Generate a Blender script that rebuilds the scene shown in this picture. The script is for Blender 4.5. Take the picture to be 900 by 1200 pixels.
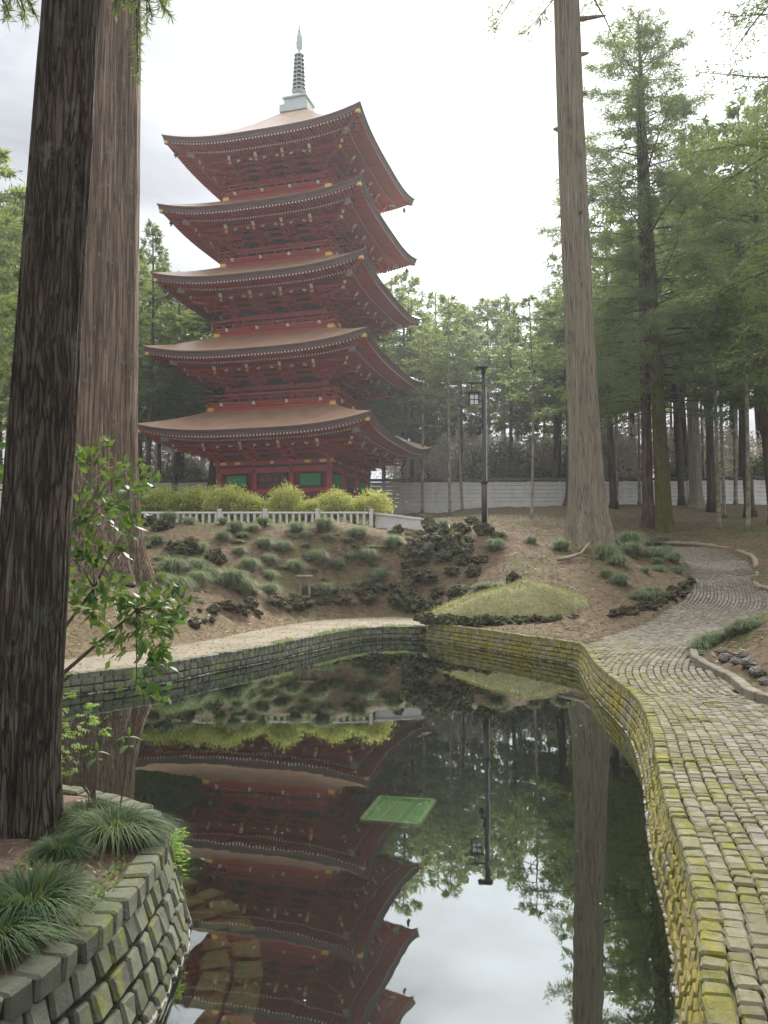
import bpy, bmesh, math, random
import numpy as np
from mathutils import Vector, Matrix, Euler
R = math.radians
S = bpy.context.scene
for o in list(bpy.data.objects):
    bpy.data.objects.remove(o)
C = S.collection

# ------------------------------------------------------------------ camera
PITCH = R(3.62)
CAMH = 1.85
FPX = 940.0
cam = bpy.data.cameras.new('camera')
cam.sensor_fit = 'HORIZONTAL'
cam.sensor_width = 36
cam.lens = 36 * FPX / 900
cam.clip_start = 0.05
cam.clip_end = 2000
camo = bpy.data.objects.new('camera', cam)
camo.location = (0, 0, CAMH)
camo.rotation_euler = (R(90) + PITCH, 0, 0)
C.objects.link(camo)
S.camera = camo

# ------------------------------------------------------------------ sky and sun
SUN_EL, SUN_AZ = R(38), R(12)          # behind the pagoda, a little to the right
SUND = Vector((math.sin(SUN_AZ) * math.cos(SUN_EL), math.cos(SUN_AZ) * math.cos(SUN_EL), math.sin(SUN_EL)))
wd = bpy.data.worlds.new('World')
S.world = wd
wd.use_nodes = True
nt = wd.node_tree
for n in list(nt.nodes):
    nt.nodes.remove(n)
def wn(t, **k):
    n = nt.nodes.new(t)
    for a, b in k.items():
        setattr(n, a, b)
    return n
wo = wn('ShaderNodeOutputWorld')
wb = wn('ShaderNodeBackground')
wb.inputs['Strength'].default_value = 0.095
sky = wn('ShaderNodeTexSky', sky_type='NISHITA', sun_disc=False)
sky.sun_elevation = SUN_EL
sky.sun_rotation = SUN_AZ
sky.air_density = 1.0
sky.dust_density = 2.0
tc = wn('ShaderNodeTexCoord')
mp = wn('ShaderNodeMapping')
mp.inputs['Scale'].default_value = (1.0, 1.0, 2.4)
mp.inputs['Location'].default_value = (1.7, 0.9, 0.37)
nt.links.new(tc.outputs['Generated'], mp.inputs[0])
ns = wn('ShaderNodeTexNoise')
ns.inputs['Scale'].default_value = 1.9
ns.inputs['Detail'].default_value = 7
ns.inputs['Roughness'].default_value = 0.52
ns.inputs['Distortion'].default_value = 0.35
nt.links.new(mp.outputs[0], ns.inputs['Vector'])
cr = wn('ShaderNodeMapRange', interpolation_type='SMOOTHSTEP')
cr.inputs[1].default_value = 0.40
cr.inputs[2].default_value = 0.62
cr.inputs[3].default_value = 0.95
cr.inputs[4].default_value = 1.0
nt.links.new(ns.outputs['Fac'], cr.inputs[0])
# overcast cloud: brighter overhead than at the horizon, brighter round the hidden sun
sx = wn('ShaderNodeSeparateXYZ')
nt.links.new(tc.outputs['Generated'], sx.inputs[0])
el = wn('ShaderNodeMapRange')
el.inputs[1].default_value = 0.0
el.inputs[2].default_value = 1.0
el.inputs[3].default_value = 1.6
el.inputs[4].default_value = 11.5
pw_ = wn('ShaderNodeMath', operation='POWER', use_clamp=True)
pw_.inputs[1].default_value = 2.5
nt.links.new(sx.outputs['Z'], pw_.inputs[0])
nt.links.new(pw_.outputs[0], el.inputs[0])
dt = wn('ShaderNodeVectorMath', operation='DOT_PRODUCT')
nt.links.new(tc.outputs['Generated'], dt.inputs[0])
dt.inputs[1].default_value = SUND
mr = wn('ShaderNodeMapRange', interpolation_type='SMOOTHSTEP')
mr.inputs[1].default_value = 0.80
mr.inputs[2].default_value = 1.0
mr.inputs[3].default_value = 0.0
mr.inputs[4].default_value = 3.0
nt.links.new(dt.outputs['Value'], mr.inputs[0])
ad = wn('ShaderNodeMath', operation='ADD')
nt.links.new(el.outputs[0], ad.inputs[0])
nt.links.new(mr.outputs[0], ad.inputs[1])
n2 = wn('ShaderNodeMapRange')          # soft grey undersides
n2.inputs[1].default_value = 0.36
n2.inputs[2].default_value = 0.64
n2.inputs[3].default_value = 0.42
n2.inputs[4].default_value = 1.3
nt.links.new(ns.outputs['Fac'], n2.inputs[0])
ml = wn('ShaderNodeMath', operation='MULTIPLY')
nt.links.new(ad.outputs[0], ml.inputs[0])
nt.links.new(n2.outputs[0], ml.inputs[1])
cc = wn('ShaderNodeVectorMath', operation='SCALE')
cc.inputs[0].default_value = (0.94, 0.985, 1.05)
nt.links.new(ml.outputs[0], cc.inputs['Scale'])
mx = wn('ShaderNodeMix', data_type='RGBA')
nt.links.new(cr.outputs[0], mx.inputs['Factor'])
nt.links.new(sky.outputs[0], mx.inputs['A'])
nt.links.new(cc.outputs[0], mx.inputs['B'])
nt.links.new(mx.outputs['Result'], wb.inputs['Color'])
nt.links.new(wb.outputs[0], wo.inputs[0])

sl = bpy.data.lights.new('sun', 'SUN')
sl.energy = 3.1
sl.angle = R(16)
sl.color = (1.0, 0.95, 0.87)
so = bpy.data.objects.new('sun', sl)
so.rotation_euler = SUND.to_track_quat('Z', 'Y').to_euler()
so.location = (0, 0, 60)
C.objects.link(so)

S.render.engine = 'CYCLES'
S.view_settings.view_transform = 'Standard'
S.view_settings.look = 'None'
S.view_settings.gamma = 1
S.view_settings.use_curve_mapping = False
S.view_settings.exposure = 1.85
S.cycles.max_bounces = 8
S.cycles.diffuse_bounces = 3
S.cycles.transparent_max_bounces = 12
S.cycles.volume_bounces = 0

# ------------------------------------------------------------------ helpers
rng = np.random.default_rng(7)
def ray(px, py):
    u = (px - 450) / FPX; v = (600 - py) / FPX
    return Vector((u, math.cos(PITCH) - v * math.sin(PITCH), math.sin(PITCH) + v * math.cos(PITCH)))
def G(px, py, z=0.0):                  # survey: the point of height z that the photograph shows at (px, py)
    d = ray(px, py); t = (z - CAMH) / d.z
    return (d.x * t, d.y * t)
def AT(px, py, Y):                     # survey: the point at distance Y
    d = ray(px, py); t = Y / d.y
    return Vector((d.x * t, Y, CAMH + d.z * t))

def link(o):
    C.objects.link(o); return o
def mesh(name, V, F, mats=(), smooth=False, mi=None):
    me = bpy.data.meshes.new(name)
    V = np.asarray(V, dtype=np.float32).reshape(-1, 3)
    if isinstance(F, np.ndarray):
        k = F.shape[1]; n = F.shape[0]
        me.vertices.add(len(V)); me.vertices.foreach_set('co', V.ravel())
        me.loops.add(n * k); me.loops.foreach_set('vertex_index', F.astype(np.int32).ravel())
        me.polygons.add(n)
        me.polygons.foreach_set('loop_start', np.arange(0, n * k, k, dtype=np.int32))
        me.update(calc_edges=True)
    else:
        me.from_pydata(V.tolist(), [], F)
    for m in (mats if isinstance(mats, (list, tuple)) else [mats]):
        me.materials.append(m)
    if mi is not None:
        me.polygons.foreach_set('material_index', np.asarray(mi, dtype=np.int32))
    if smooth:
        me.polygons.foreach_set('use_smooth', np.ones(len(me.polygons), dtype=bool))
    me.update()
    return me
def ob(name, me, parent=None, loc=(0, 0, 0), rot=(0, 0, 0), sc=(1, 1, 1), **props):
    o = bpy.data.objects.new(name, me)
    o.location = loc; o.rotation_euler = rot
    o.scale = sc if hasattr(sc, '__len__') else (sc, sc, sc)
    if parent is not None: o.parent = parent
    for k, v in props.items(): o[k] = v
    return link(o)
def thing(name, label, category, loc=(0, 0, 0), rot=(0, 0, 0), sc=1, group=None, me=None):
    o = ob(name, me, None, loc, rot, sc, label=label, category=category)
    if group: o['group'] = group
    return o
class MB:
    """collects shapes for one mesh"""
    def __init__(s): s.v = []; s.f = []; s.m = []
    def add(s, V, F, m=0):
        b = len(s.v); s.v += [tuple(p) for p in V]
        s.f += [tuple(i + b for i in f) for f in F]; s.m += [m] * len(F)
    def box(s, c, d, m=0, M=None, bev=0):
        x, y, z = d[0] / 2, d[1] / 2, d[2] / 2
        if bev:
            b = min(bev, x * .9, y * .9, z * .9)
            V = []; F = []
            for sx_ in (-1, 1):
                for sy_ in (-1, 1):
                    for sz_ in (-1, 1):
                        V += [(sx_ * x, sy_ * (y - b), sz_ * (z - b)), (sx_ * (x - b), sy_ * y, sz_ * (z - b)), (sx_ * (x - b), sy_ * (y - b), sz_ * z)]
            bm = bmesh.new()
            for p in V: bm.verts.new(p)
            r = bmesh.ops.convex_hull(bm, input=list(bm.verts))
            bmesh.ops.dissolve_limit(bm, angle_limit=.01, verts=bm.verts, edges=bm.edges)
            bm.verts.index_update()
            V = [v.co.copy() for v in bm.verts]; F = [[v.index for v in f.verts] for f in bm.faces]
            bm.free()
        else:
            V = [Vector((i * x, j * y, k * z)) for i in (-1, 1) for j in (-1, 1) for k in (-1, 1)]
            F = [(0, 1, 3, 2), (4, 6, 7, 5), (0, 4, 5, 1), (2, 3, 7, 6), (0, 2, 6, 4), (1, 5, 7, 3)]
        c = Vector(c)
        V = [Vector(p) + c for p in V]
        if M is not None: V = [M @ p for p in V]
        s.add(V, F, m)
    def bar(s, a, b, w, h, m=0, M=None, up=(0, 0, 1)):
        a, b = Vector(a), Vector(b); d = (b - a); L = d.length; d.normalize()
        r = d.cross(Vector(up))
        if r.length < 1e-4: r = d.cross(Vector((0, 1, 0)))
        r.normalize(); u = r.cross(d)
        V = [p + r * (i * w / 2) + u * (j * h / 2) for p in (a, b) for i, j in ((-1, -1), (1, -1), (1, 1), (-1, 1))]
        if M is not None: V = [M @ p for p in V]
        s.add(V, [(3, 2, 1, 0), (4, 5, 6, 7), (0, 1, 5, 4), (1, 2, 6, 5), (2, 3, 7, 6), (3, 0, 4, 7)], m)
    def tube(s, P, rad, n=8, m=0, cap=True, M=None):
        P = [Vector(p) for p in P]; K = len(P)
        if not hasattr(rad, '__len__'): rad = [rad] * K
        V = []; ref = Vector((0.3, 0.1, 1)) if abs((P[-1] - P[0]).normalized().z) < .9 else Vector((1, 0.1, 0))
        for i in range(K):
            d = (P[min(i + 1, K - 1)] - P[max(i - 1, 0)]).normalized()
            a = d.cross(ref).normalized(); b = d.cross(a)
            for k in range(n):
                t = 2 * math.pi * k / n
                V.append(P[i] + (a * math.cos(t) + b * math.sin(t)) * rad[i])
        F = [(i * n + k, i * n + (k + 1) % n, (i + 1) * n + (k + 1) % n, (i + 1) * n + k) for i in range(K - 1) for k in range(n)]
        if cap: F += [tuple(range(n - 1, -1, -1)), tuple(range((K - 1) * n, K * n))]
        if M is not None: V = [M @ p for p in V]
        s.add(V, F, m)
    def lathe(s, prof, n=16, m=0, c=(0, 0, 0)):
        V = [(c[0] + r * math.cos(2 * math.pi * k / n), c[1] + r * math.sin(2 * math.pi * k / n), c[2] + z) for r, z in prof for k in range(n)]
        K = len(prof)
        F = [(i * n + k, i * n + (k + 1) % n, (i + 1) * n + (k + 1) % n, (i + 1) * n + k) for i in range(K - 1) for k in range(n)]
        F += [tuple(range(n - 1, -1, -1)), tuple(range((K - 1) * n, K * n))]
        s.add(V, F, m)
    def me(s, name, mats, smooth=False):
        me = bpy.data.meshes.new(name)
        me.from_pydata([tuple(p) for p in s.v], [], s.f)
        for m in (mats if isinstance(mats, (list, tuple)) else [mats]): me.materials.append(m)
        me.polygons.foreach_set('material_index', np.array(s.m, dtype=np.int32))
        if smooth: me.polygons.foreach_set('use_smooth', np.ones(len(s.f), dtype=bool))
        me.update(); return me
def smoothline(P, step=.1, closed=False):
    """Catmull-Rom through points, resampled evenly"""
    P = [np.array(p, float) for p in P]; out = []
    n = len(P)
    for i in range(n if closed else n - 1):
        if closed: p0, p1, p2, p3 = P[i - 1], P[i], P[(i + 1) % n], P[(i + 2) % n]
        else: p0, p1, p2, p3 = P[max(i - 1, 0)], P[i], P[i + 1], P[min(i + 2, n - 1)]
        k = max(2, int(np.linalg.norm(p2 - p1) / step * 2))
        for j in range(k):
            t = j / k
            out.append(.5 * ((2 * p1) + (-p0 + p2) * t + (2 * p0 - 5 * p1 + 4 * p2 - p3) * t * t + (-p0 + 3 * p1 - 3 * p2 + p3) * t ** 3))
    out.append(P[0] if closed else P[-1])
    out = np.array(out)
    d = np.concatenate([[0], np.cumsum(np.linalg.norm(np.diff(out, axis=0), axis=1))])
    m = max(2, int(round(d[-1] / step)))
    s = np.linspace(0, d[-1], m + 1)
    return np.stack([np.interp(s, d, out[:, k]) for k in range(out.shape[1])], 1)
def sdist(X, Y, poly):
    """signed distance to polygon, negative inside (numpy arrays)"""
    P = np.asarray(poly, float); Q = np.roll(P, -1, 0)
    d = np.full(X.shape, 1e9); ins = np.zeros(X.shape, bool)
    for (ax, ay), (bx, by) in zip(P, Q):
        ex, ey = bx - ax, by - ay; L = ex * ex + ey * ey + 1e-12
        t = np.clip(((X - ax) * ex + (Y - ay) * ey) / L, 0, 1)
        d = np.minimum(d, (X - ax - t * ex) ** 2 + (Y - ay - t * ey) ** 2)
        c = ((ay > Y) != (by > Y)) & (X < (bx - ax) * (Y - ay) / ((by - ay) if abs(by - ay) > 1e-12 else 1e-12) + ax)
        ins ^= c
    d = np.sqrt(d)
    return np.where(ins, -d, d)
def vnoise(x, y, seed=0):
    """smooth value noise in 0..1"""
    x = np.asarray(x, float); y = np.asarray(y, float)
    xi = np.floor(x).astype(np.int64); yi = np.floor(y).astype(np.int64)
    fx = x - xi; fy = y - yi; fx = fx * fx * (3 - 2 * fx); fy = fy * fy * (3 - 2 * fy)
    def h(a, b):
        n = (a * 374761393 + b * 668265263 + seed * 1442695041) & 0xffffffff
        n = ((n ^ (n >> 13)) * 1274126177) & 0xffffffff
        return ((n ^ (n >> 16)) & 0xffff) / 65535.0
    return (h(xi, yi) * (1 - fx) + h(xi + 1, yi) * fx) * (1 - fy) + (h(xi, yi + 1) * (1 - fx) + h(xi + 1, yi + 1) * fx) * fy
def fbm(x, y, seed=0, o=4):
    s = 0; a = .5
    for k in range(o):
        s = s + a * vnoise(np.asarray(x) * 2 ** k, np.asarray(y) * 2 ** k, seed + k); a *= .5
    return s

# ------------------------------------------------------------------ materials
def newmat(name):
    m = bpy.data.materials.new(name); m.use_nodes = True
    t = m.node_tree
    return m, t, t.nodes['Principled BSDF']
def nd(t, typ, ins=None, **k):
    n = t.nodes.new(typ)
    for a, b in k.items(): setattr(n, a, b)
    for a, b in (ins or {}).items():
        if isinstance(b, bpy.types.NodeSocket): t.links.new(b, n.inputs[a])
        else: n.inputs[a].default_value = b
    return n
def col(c): return (c[0], c[1], c[2], 1)
def coords(t, world=False, sc=(1, 1, 1)):
    c = nd(t, 'ShaderNodeNewGeometry').outputs['Position'] if world else nd(t, 'ShaderNodeTexCoord').outputs['Object']
    return nd(t, 'ShaderNodeMapping', {0: c, 'Scale': sc}).outputs[0]
def noise(t, v, s, d=5, r=.6, dist=0):
    return nd(t, 'ShaderNodeTexNoise', {'Vector': v, 'Scale': s, 'Detail': d, 'Roughness': r, 'Distortion': dist}).outputs['Fac']
def ramp(t, f, stops, interp='LINEAR'):
    n = nd(t, 'ShaderNodeValToRGB', {0: f}); e = n.color_ramp; e.interpolation = interp
    while len(e.elements) < len(stops): e.elements.new(.5)
    for k, (p, c) in enumerate(stops):
        e.elements[k].position = p; e.elements[k].color = col(c)
    return n.outputs[0]
def mix(t, f, a, b, bt='MIX'):
    n = nd(t, 'ShaderNodeMix', data_type='RGBA', blend_type=bt)
    for s, v in (('Factor', f), ('A', a), ('B', b)):
        if isinstance(v, bpy.types.NodeSocket): t.links.new(v, n.inputs[s])
        elif isinstance(v, (tuple, list)): n.inputs[s].default_value = col(v)
        else: n.inputs[s].default_value = v
    return n.outputs['Result']
def mrange(t, f, a, b, c=0., d=1., sm=True):
    return nd(t, 'ShaderNodeMapRange', {0: f, 1: a, 2: b, 3: c, 4: d}, interpolation_type='SMOOTHSTEP' if sm else 'LINEAR').outputs[0]
def bump(t, h, st, dist, nrm=None):
    n = nd(t, 'ShaderNodeBump', {'Height': h, 'Strength': st, 'Distance': dist})
    if nrm is not None: t.links.new(nrm, n.inputs['Normal'])
    return n.outputs[0]
def setp(b, t, **k):
    for a, v in k.items():
        s = b.inputs[a.replace('_', ' ')]
        if isinstance(v, bpy.types.NodeSocket): t.links.new(v, s)
        else: s.default_value = col(v) if isinstance(v, (tuple, list)) and len(v) == 3 else v
def rnd(t):
    """random value that differs from object to object and from loose piece to loose piece"""
    a = nd(t, 'ShaderNodeObjectInfo').outputs['Random']; b = nd(t, 'ShaderNodeNewGeometry').outputs['Random Per Island']
    s = nd(t, 'ShaderNodeMath', {0: a, 1: b}, operation='ADD').outputs[0]
    return nd(t, 'ShaderNodeMath', {0: s}, operation='FRACT').outputs[0]
def simple(name, c1, c2, scale=3, rough=.6, b=0., bd=.01, world=False, sc=(1, 1, 1), detail=6, metallic=0, spec=.5):
    m, t, p = newmat(name)
    v = coords(t, world, sc); f = noise(t, v, scale, detail, .65)
    setp(p, t, Base_Color=ramp(t, f, [(.3, c1), (.7, c2)]), Roughness=rough, Metallic=metallic, Specular_IOR_Level=spec)
    if b: setp(p, t, Normal=bump(t, noise(t, v, scale * 3, detail, .7), b, bd))
    return m
def leafmat(name, stops, trans=.35, rough=.55, spec=.35, big=0.25):
    """foliage: varies from leaf to leaf and from clump to clump, lets light through"""
    m, t, p = newmat(name)
    isl = nd(t, 'ShaderNodeNewGeometry').outputs['Random Per Island']
    o = nd(t, 'ShaderNodeObjectInfo').outputs['Random']
    n = noise(t, coords(t), big, 3, .6)
    s = nd(t, 'ShaderNodeMath', {0: n, 1: 1.5, 2: -.42}, operation='MULTIPLY_ADD').outputs[0]
    s = nd(t, 'ShaderNodeMath', {0: isl, 1: .34, 2: s}, operation='MULTIPLY_ADD').outputs[0]
    s = nd(t, 'ShaderNodeMath', {0: o, 1: .3, 2: s}, operation='MULTIPLY_ADD').outputs[0]
    c = ramp(t, s, stops)
    setp(p, t, Base_Color=c, Roughness=rough, Specular_IOR_Level=spec)
    tr = nd(t, 'ShaderNodeBsdfTranslucent', {'Color': mix(t, .5, c, (.30, .36, .06), 'MIX')})
    ms = nd(t, 'ShaderNodeMixShader', {0: trans, 1: p.outputs[0], 2: tr.outputs[0]})
    t.links.new(ms.outputs[0], t.nodes['Material Output'].inputs[0])
    return m
def barkmat(name, stops, zsc=.12, scale=9, b=.7, bd=.03, moss=None, lichen=None):
    m, t, p = newmat(name)
    v = coords(t, False, (1, 1, zsc))
    f = noise(t, v, scale, 8, .62, .35)
    w = noise(t, v, scale * 3.1, 6, .7, .2)
    vd = mix(t, .12, v, nd(t, 'ShaderNodeTexNoise', {'Vector': v, 'Scale': scale * .5, 'Detail': 4.}).outputs['Color'])
    vo = nd(t, 'ShaderNodeTexVoronoi', {'Vector': vd, 'Scale': scale * 1.5}, feature='DISTANCE_TO_EDGE').outputs['Distance']
    crk = mrange(t, vo, .0, .16, 0, 1)
    h = nd(t, 'ShaderNodeMath', {0: f, 1: .65, 2: nd(t, 'ShaderNodeMath', {0: w, 1: .35}, operation='MULTIPLY').outputs[0]}, operation='MULTIPLY_ADD').outputs[0]
    c = ramp(t, h, stops)
    c = mix(t, mrange(t, crk, 0, 1, .75, 0, False), c, mix(t, 1, c, (.30, .27, .25), 'MULTIPLY'))
    h = nd(t, 'ShaderNodeMath', {0: crk, 1: .5, 2: h}, operation='MULTIPLY_ADD').outputs[0]
    big = noise(t, coords(t), 1.1, 4, .6)
    c = mix(t, mrange(t, big, .35, .7, .0, .45), c, mix(t, 1, c, (.55, .5, .47), 'MULTIPLY'))
    if lichen:
        lf = noise(t, coords(t), 5, 7, .7)
        c = mix(t, mrange(t, lf, .56, .68, 0, .6), c, lichen)
    if moss:
        mf = noise(t, coords(t), 2.2, 6, .65)
        c = mix(t, mrange(t, mf, .38, .62, 0, .85), c, moss)
    setp(p, t, Base_Color=c, Roughness=.92, Specular_IOR_Level=.2, Normal=bump(t, h, b, bd))
    return m

# ------------------------------------------------------------------ ground materials
def soilmat():
    m, t, p = newmat('forest_soil')
    v = coords(t, True)
    a = noise(t, v, .55, 6, .62, .3); b = noise(t, v, 7, 8, .72); c_ = noise(t, v, 34, 4, .7)
    base = ramp(t, b, [(.28, (.040, .027, .016)), (.45, (.105, .071, .043)), (.6, (.180, .125, .076)), (.78, (.28, .20, .13))])
    gr = ramp(t, c_, [(.3, (.060, .075, .026)), (.7, (.160, .165, .062))])
    g = nd(t, 'ShaderNodeMath', {0: mrange(t, a, .47, .62), 1: mrange(t, b, .35, .62, .15, .8)}, operation='MULTIPLY').outputs[0]
    c = mix(t, g, base, gr)
    # dry cedar needles: pale strokes
    wv = noise(t, nd(t, 'ShaderNodeMapping', {0: v, 'Scale': (26, 5, 9), 'Rotation': (0, 0, .8)}).outputs[0], 4, 3, .6, 1.5)
    c = mix(t, mrange(t, wv, .62, .70, 0, .55), c, (.34, .23, .15))
    h = nd(t, 'ShaderNodeMath', {0: b, 1: c_}, operation='ADD').outputs[0]
    setp(p, t, Base_Color=c, Roughness=.95, Specular_IOR_Level=.15, Normal=bump(t, h, .75, .05))
    return m
def settmat(name, stops, moss=.0, mosscol=((.075, .085, .018), (.22, .20, .03)), ms=2.6, band=False):
    m, t, p = newmat(name)
    v = coords(t, True); r = rnd(t)
    f = noise(t, v, 24, 6, .7)
    s = nd(t, 'ShaderNodeMath', {0: f, 1: .62, 2: nd(t, 'ShaderNodeMath', {0: r, 1: .42}, operation='MULTIPLY').outputs[0]}, operation='MULTIPLY_ADD').outputs[0]
    c = ramp(t, s, stops)
    if moss:
        a = noise(t, v, ms, 7, .68, .2); k = noise(t, v, 15, 5, .7)
        fac = nd(t, 'ShaderNodeMath', {0: a, 1: k, 2: 0.0}, operation='MULTIPLY_ADD').outputs[0]
        fac = mrange(t, fac, .40 - moss * .26, .52 - moss * .26, 0, .95)
        c = mix(t, fac, c, ramp(t, noise(t, v, 6, 5, .7), [(.34, mosscol[0]), (.62, mosscol[1])]))
    if band:                             # lime crust left by the water along its surface
        z = nd(t, 'ShaderNodeSeparateXYZ', {0: nd(t, 'ShaderNodeNewGeometry').outputs['Position']}).outputs['Z']
        zz = nd(t, 'ShaderNodeMath', {0: noise(t, v, 18, 5, .7), 1: .05, 2: z}, operation='MULTIPLY_ADD').outputs[0]
        up = mrange(t, zz, .030, .037); dn = mrange(t, zz, .046, .040)
        c = mix(t, nd(t, 'ShaderNodeMath', {0: up, 1: dn}, operation='MULTIPLY').outputs[0], c, (.55, .53, .48))
        wet = mrange(t, z, .10, .03, 0, .5)
        c = mix(t, wet, c, mix(t, 1, c, (.45, .43, .40), 'MULTIPLY'))
    setp(p, t, Base_Color=c, Roughness=.86, Specular_IOR_Level=.3, Normal=bump(t, noise(t, v, 26, 9, .78), .8, .03))
    return m
M_soil = soilmat()
GREY = [(.2, (.105, .090, .075)), (.5, (.205, .172, .142)), (.85, (.33, .285, .24))]
M_sett = settmat('granite_sett', [(.15, (.125, .104, .074)), (.5, (.205, .176, .130)), (.85, (.295, .26, .205))], .34)
M_settmoss = settmat('mossy_granite_sett', [(.2, (.115, .10, .058)), (.5, (.19, .168, .105)), (.85, (.275, .25, .17))], .7, ((.07, .075, .014), (.20, .185, .03)))
M_capmoss = settmat('moss_rimmed_sett', [(.2, (.115, .10, .058)), (.5, (.19, .168, .105)), (.85, (.275, .25, .17))], .86, ((.085, .092, .014), (.24, .215, .03)))
M_wallmoss = settmat('moss_covered_wall_stone', [(.2, (.11, .095, .06)), (.5, (.2, .18, .12)), (.85, (.3, .28, .2))], .92, ((.10, .105, .014), (.29, .225, .025)), 1.3, True)
M_wallgrey = settmat('grey_wall_stone', [(.2, (.050, .050, .034)), (.5, (.095, .096, .066)), (.85, (.165, .166, .12))], .58, ((.06, .075, .012), (.15, .165, .03)), 3.0, True)
M_joint = simple('dark_joint_soil', (.028, .026, .014), (.075, .07, .032), 9, .95, .5, .01, True)
M_jointmoss = simple('mossy_joint_soil', (.04, .042, .014), (.11, .105, .035), 9, .95, .5, .01, True)
def gravelmat():
    m, t, p = newmat('pale_gravel_path')
    v = coords(t, True); f = noise(t, v, 14, 10, .75); a = noise(t, v, 1.3, 6, .65, .3)
    c = ramp(t, f, [(.3, (.10, .083, .060)), (.5, (.20, .168, .128)), (.72, (.30, .26, .205))])
    c = mix(t, mrange(t, a, .45, .62, 0, .6), c, ramp(t, f, [(.3, (.07, .068, .03)), (.7, (.16, .15, .075))]))
    setp(p, t, Base_Color=c, Roughness=.95, Specular_IOR_Level=.15, Normal=bump(t, f, .9, .03))
    return m
M_gravel = gravelmat()
M_mud = simple('pond_mud', (.014, .014, .008), (.036, .033, .018), 2.2, .95, .2, .02, True)

def Gp(px, py):                        # survey of the rising part of the paved path: 11 per cent from 17 m on
    d = ray(px, py); tn = -d.z / d.y
    Y = (CAMH - .43 + .11 * 17) / (tn + .11)
    if Y < 17: Y = (CAMH - .43) / tn
    return (d.x / d.y * Y, Y, CAMH - tn * Y)
# ------------------------------------------------------------------ pond outline, paths (plan view)
ZR, ZL = .40, .28
arris_r = [(.36, .3), (.61, 1.1), (.87, 2.0)] + [G(a, b, ZR) for a, b in ((840, 1200), (833, 1150), (829, 1097), (820, 1043), (803, 983), (787, 943), (775, 893), (765, 850), (745, 815), (702, 780))]
prom = [G(a, b, ZR) for a, b in ((684, 757), (664, 752), (620, 746), (570, 739), (530, 734), (503, 731))]
arris_l = [G(a, b, ZL) for a, b in ((497, 735), (460, 735), (415, 738), (360, 748), (309, 758), (250, 768), (180, 780), (69, 793), (0, 803))] + [(-6.6, 8.8), (-8.6, 6.2), (-9.2, 3.0)]
CR = smoothline(arris_r + prom, .06)
CL = smoothline([(CR[-1][0] - .02, CR[-1][1] + .25)] + arris_l[1:], .06)
pond = [tuple(p) for p in CR[::4]] + [tuple(p) for p in CL[::4]] + [(-9.3, .4), (.36, .3)]
left_upper = [G(a, b, ZL + .02) for a, b in ((499, 726), (460, 722), (380, 726), (300, 738), (224, 753), (100, 769), (0, 779))] + [(-7.6, 10.6), (-10.2, 7.0), (-11, 2.5)]
LU = smoothline(left_upper, .3)
lpath = [tuple(p) for p in CL[::6]] + [tuple(p) for p in LU[::-1]]
pathL = [(.38, .25)] + [tuple(p) for p in CR if p[1] < 14.4 and p[1] > .4][::6] + [Gp(a, b)[:2] for a, b in ((690, 752), (716, 744), (762, 727), (797, 706), (809, 692), (808, 678))] + [(11.1, 30.0), (11.6, 33.2), (10.4, 35.6), (7.5, 37.0)]
pathR = [(8.0, 39.2), (12.0, 38.2), (13.6, 35.0), (13.8, 31.0)] + [Gp(a, b)[:2] for a, b in ((885, 676), (905, 694))] + [(15.5, 21.2), (14.5, 18.6), (11.5, 18.4)] + [Gp(a, b)[:2] for a, b in ((900, 724), (852, 737), (822, 751), (811, 764), (819, 778), (860, 799), (900, 823))] + [(5.0, 6.6), (5.6, 3.5), (5.6, .2)]
PL = smoothline(pathL, .25); PR = smoothline(pathR, .25)
rpath = [tuple(p) for p in PL] + [tuple(p) for p in PR]

# ------------------------------------------------------------------ height of the land
CT = []
def ct(px, Y, z): CT.append(((px - 450) / FPX * (Y * math.cos(PITCH) + (z - CAMH) * math.sin(PITCH)), Y, z))
for x, y, z in [(1.1, 0, .4), (2.5, 2, .4), (5.5, 2, .4), (5.5, 6, .4), (2.2, 6, .4), (3.4, 9, .4), (4, 12, .4), (9, 8, .75), (14, 8, 1.2), (9, 3, .8), (14, 0, 1.2), (-12, 3, .6), (-11, 8, .4), (-15, 8, 1.0), (-8.5, 11, .31), (-20, 14, 2), (-30, 20, 3), (-40, 60, 4.6), (40, 20, 3.2), (60, 60, 7), (-12, -6, .5), (12, -6, .8), (0, -6, .4)]: CT.append((x, y, z))
for p in left_upper[:7]: CT.append((p[0], p[1], ZL + .04))
for p in arris_l[1:9]: CT.append((p[0], p[1], ZL + .0))
for p in ((1.35, 20.5), (.9, 20.9), (.4, 21.0), (1.6, 20.0)): CT.append((p[0], p[1], .31))
for k in range(12, len(CR) - 12, 22):
    d = CR[k + 6] - CR[k - 6]; d /= np.linalg.norm(d)
    if CR[k][1] < 13.5: CT.append((CR[k][0] + d[1] * .5, CR[k][1] - d[0] * .5, .40)); CT.append((CR[k][0] + d[1] * 1.6, CR[k][1] - d[0] * 1.6, .40))
for p in prom: CT.append((p[0], p[1] + .3, ZR))
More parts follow.
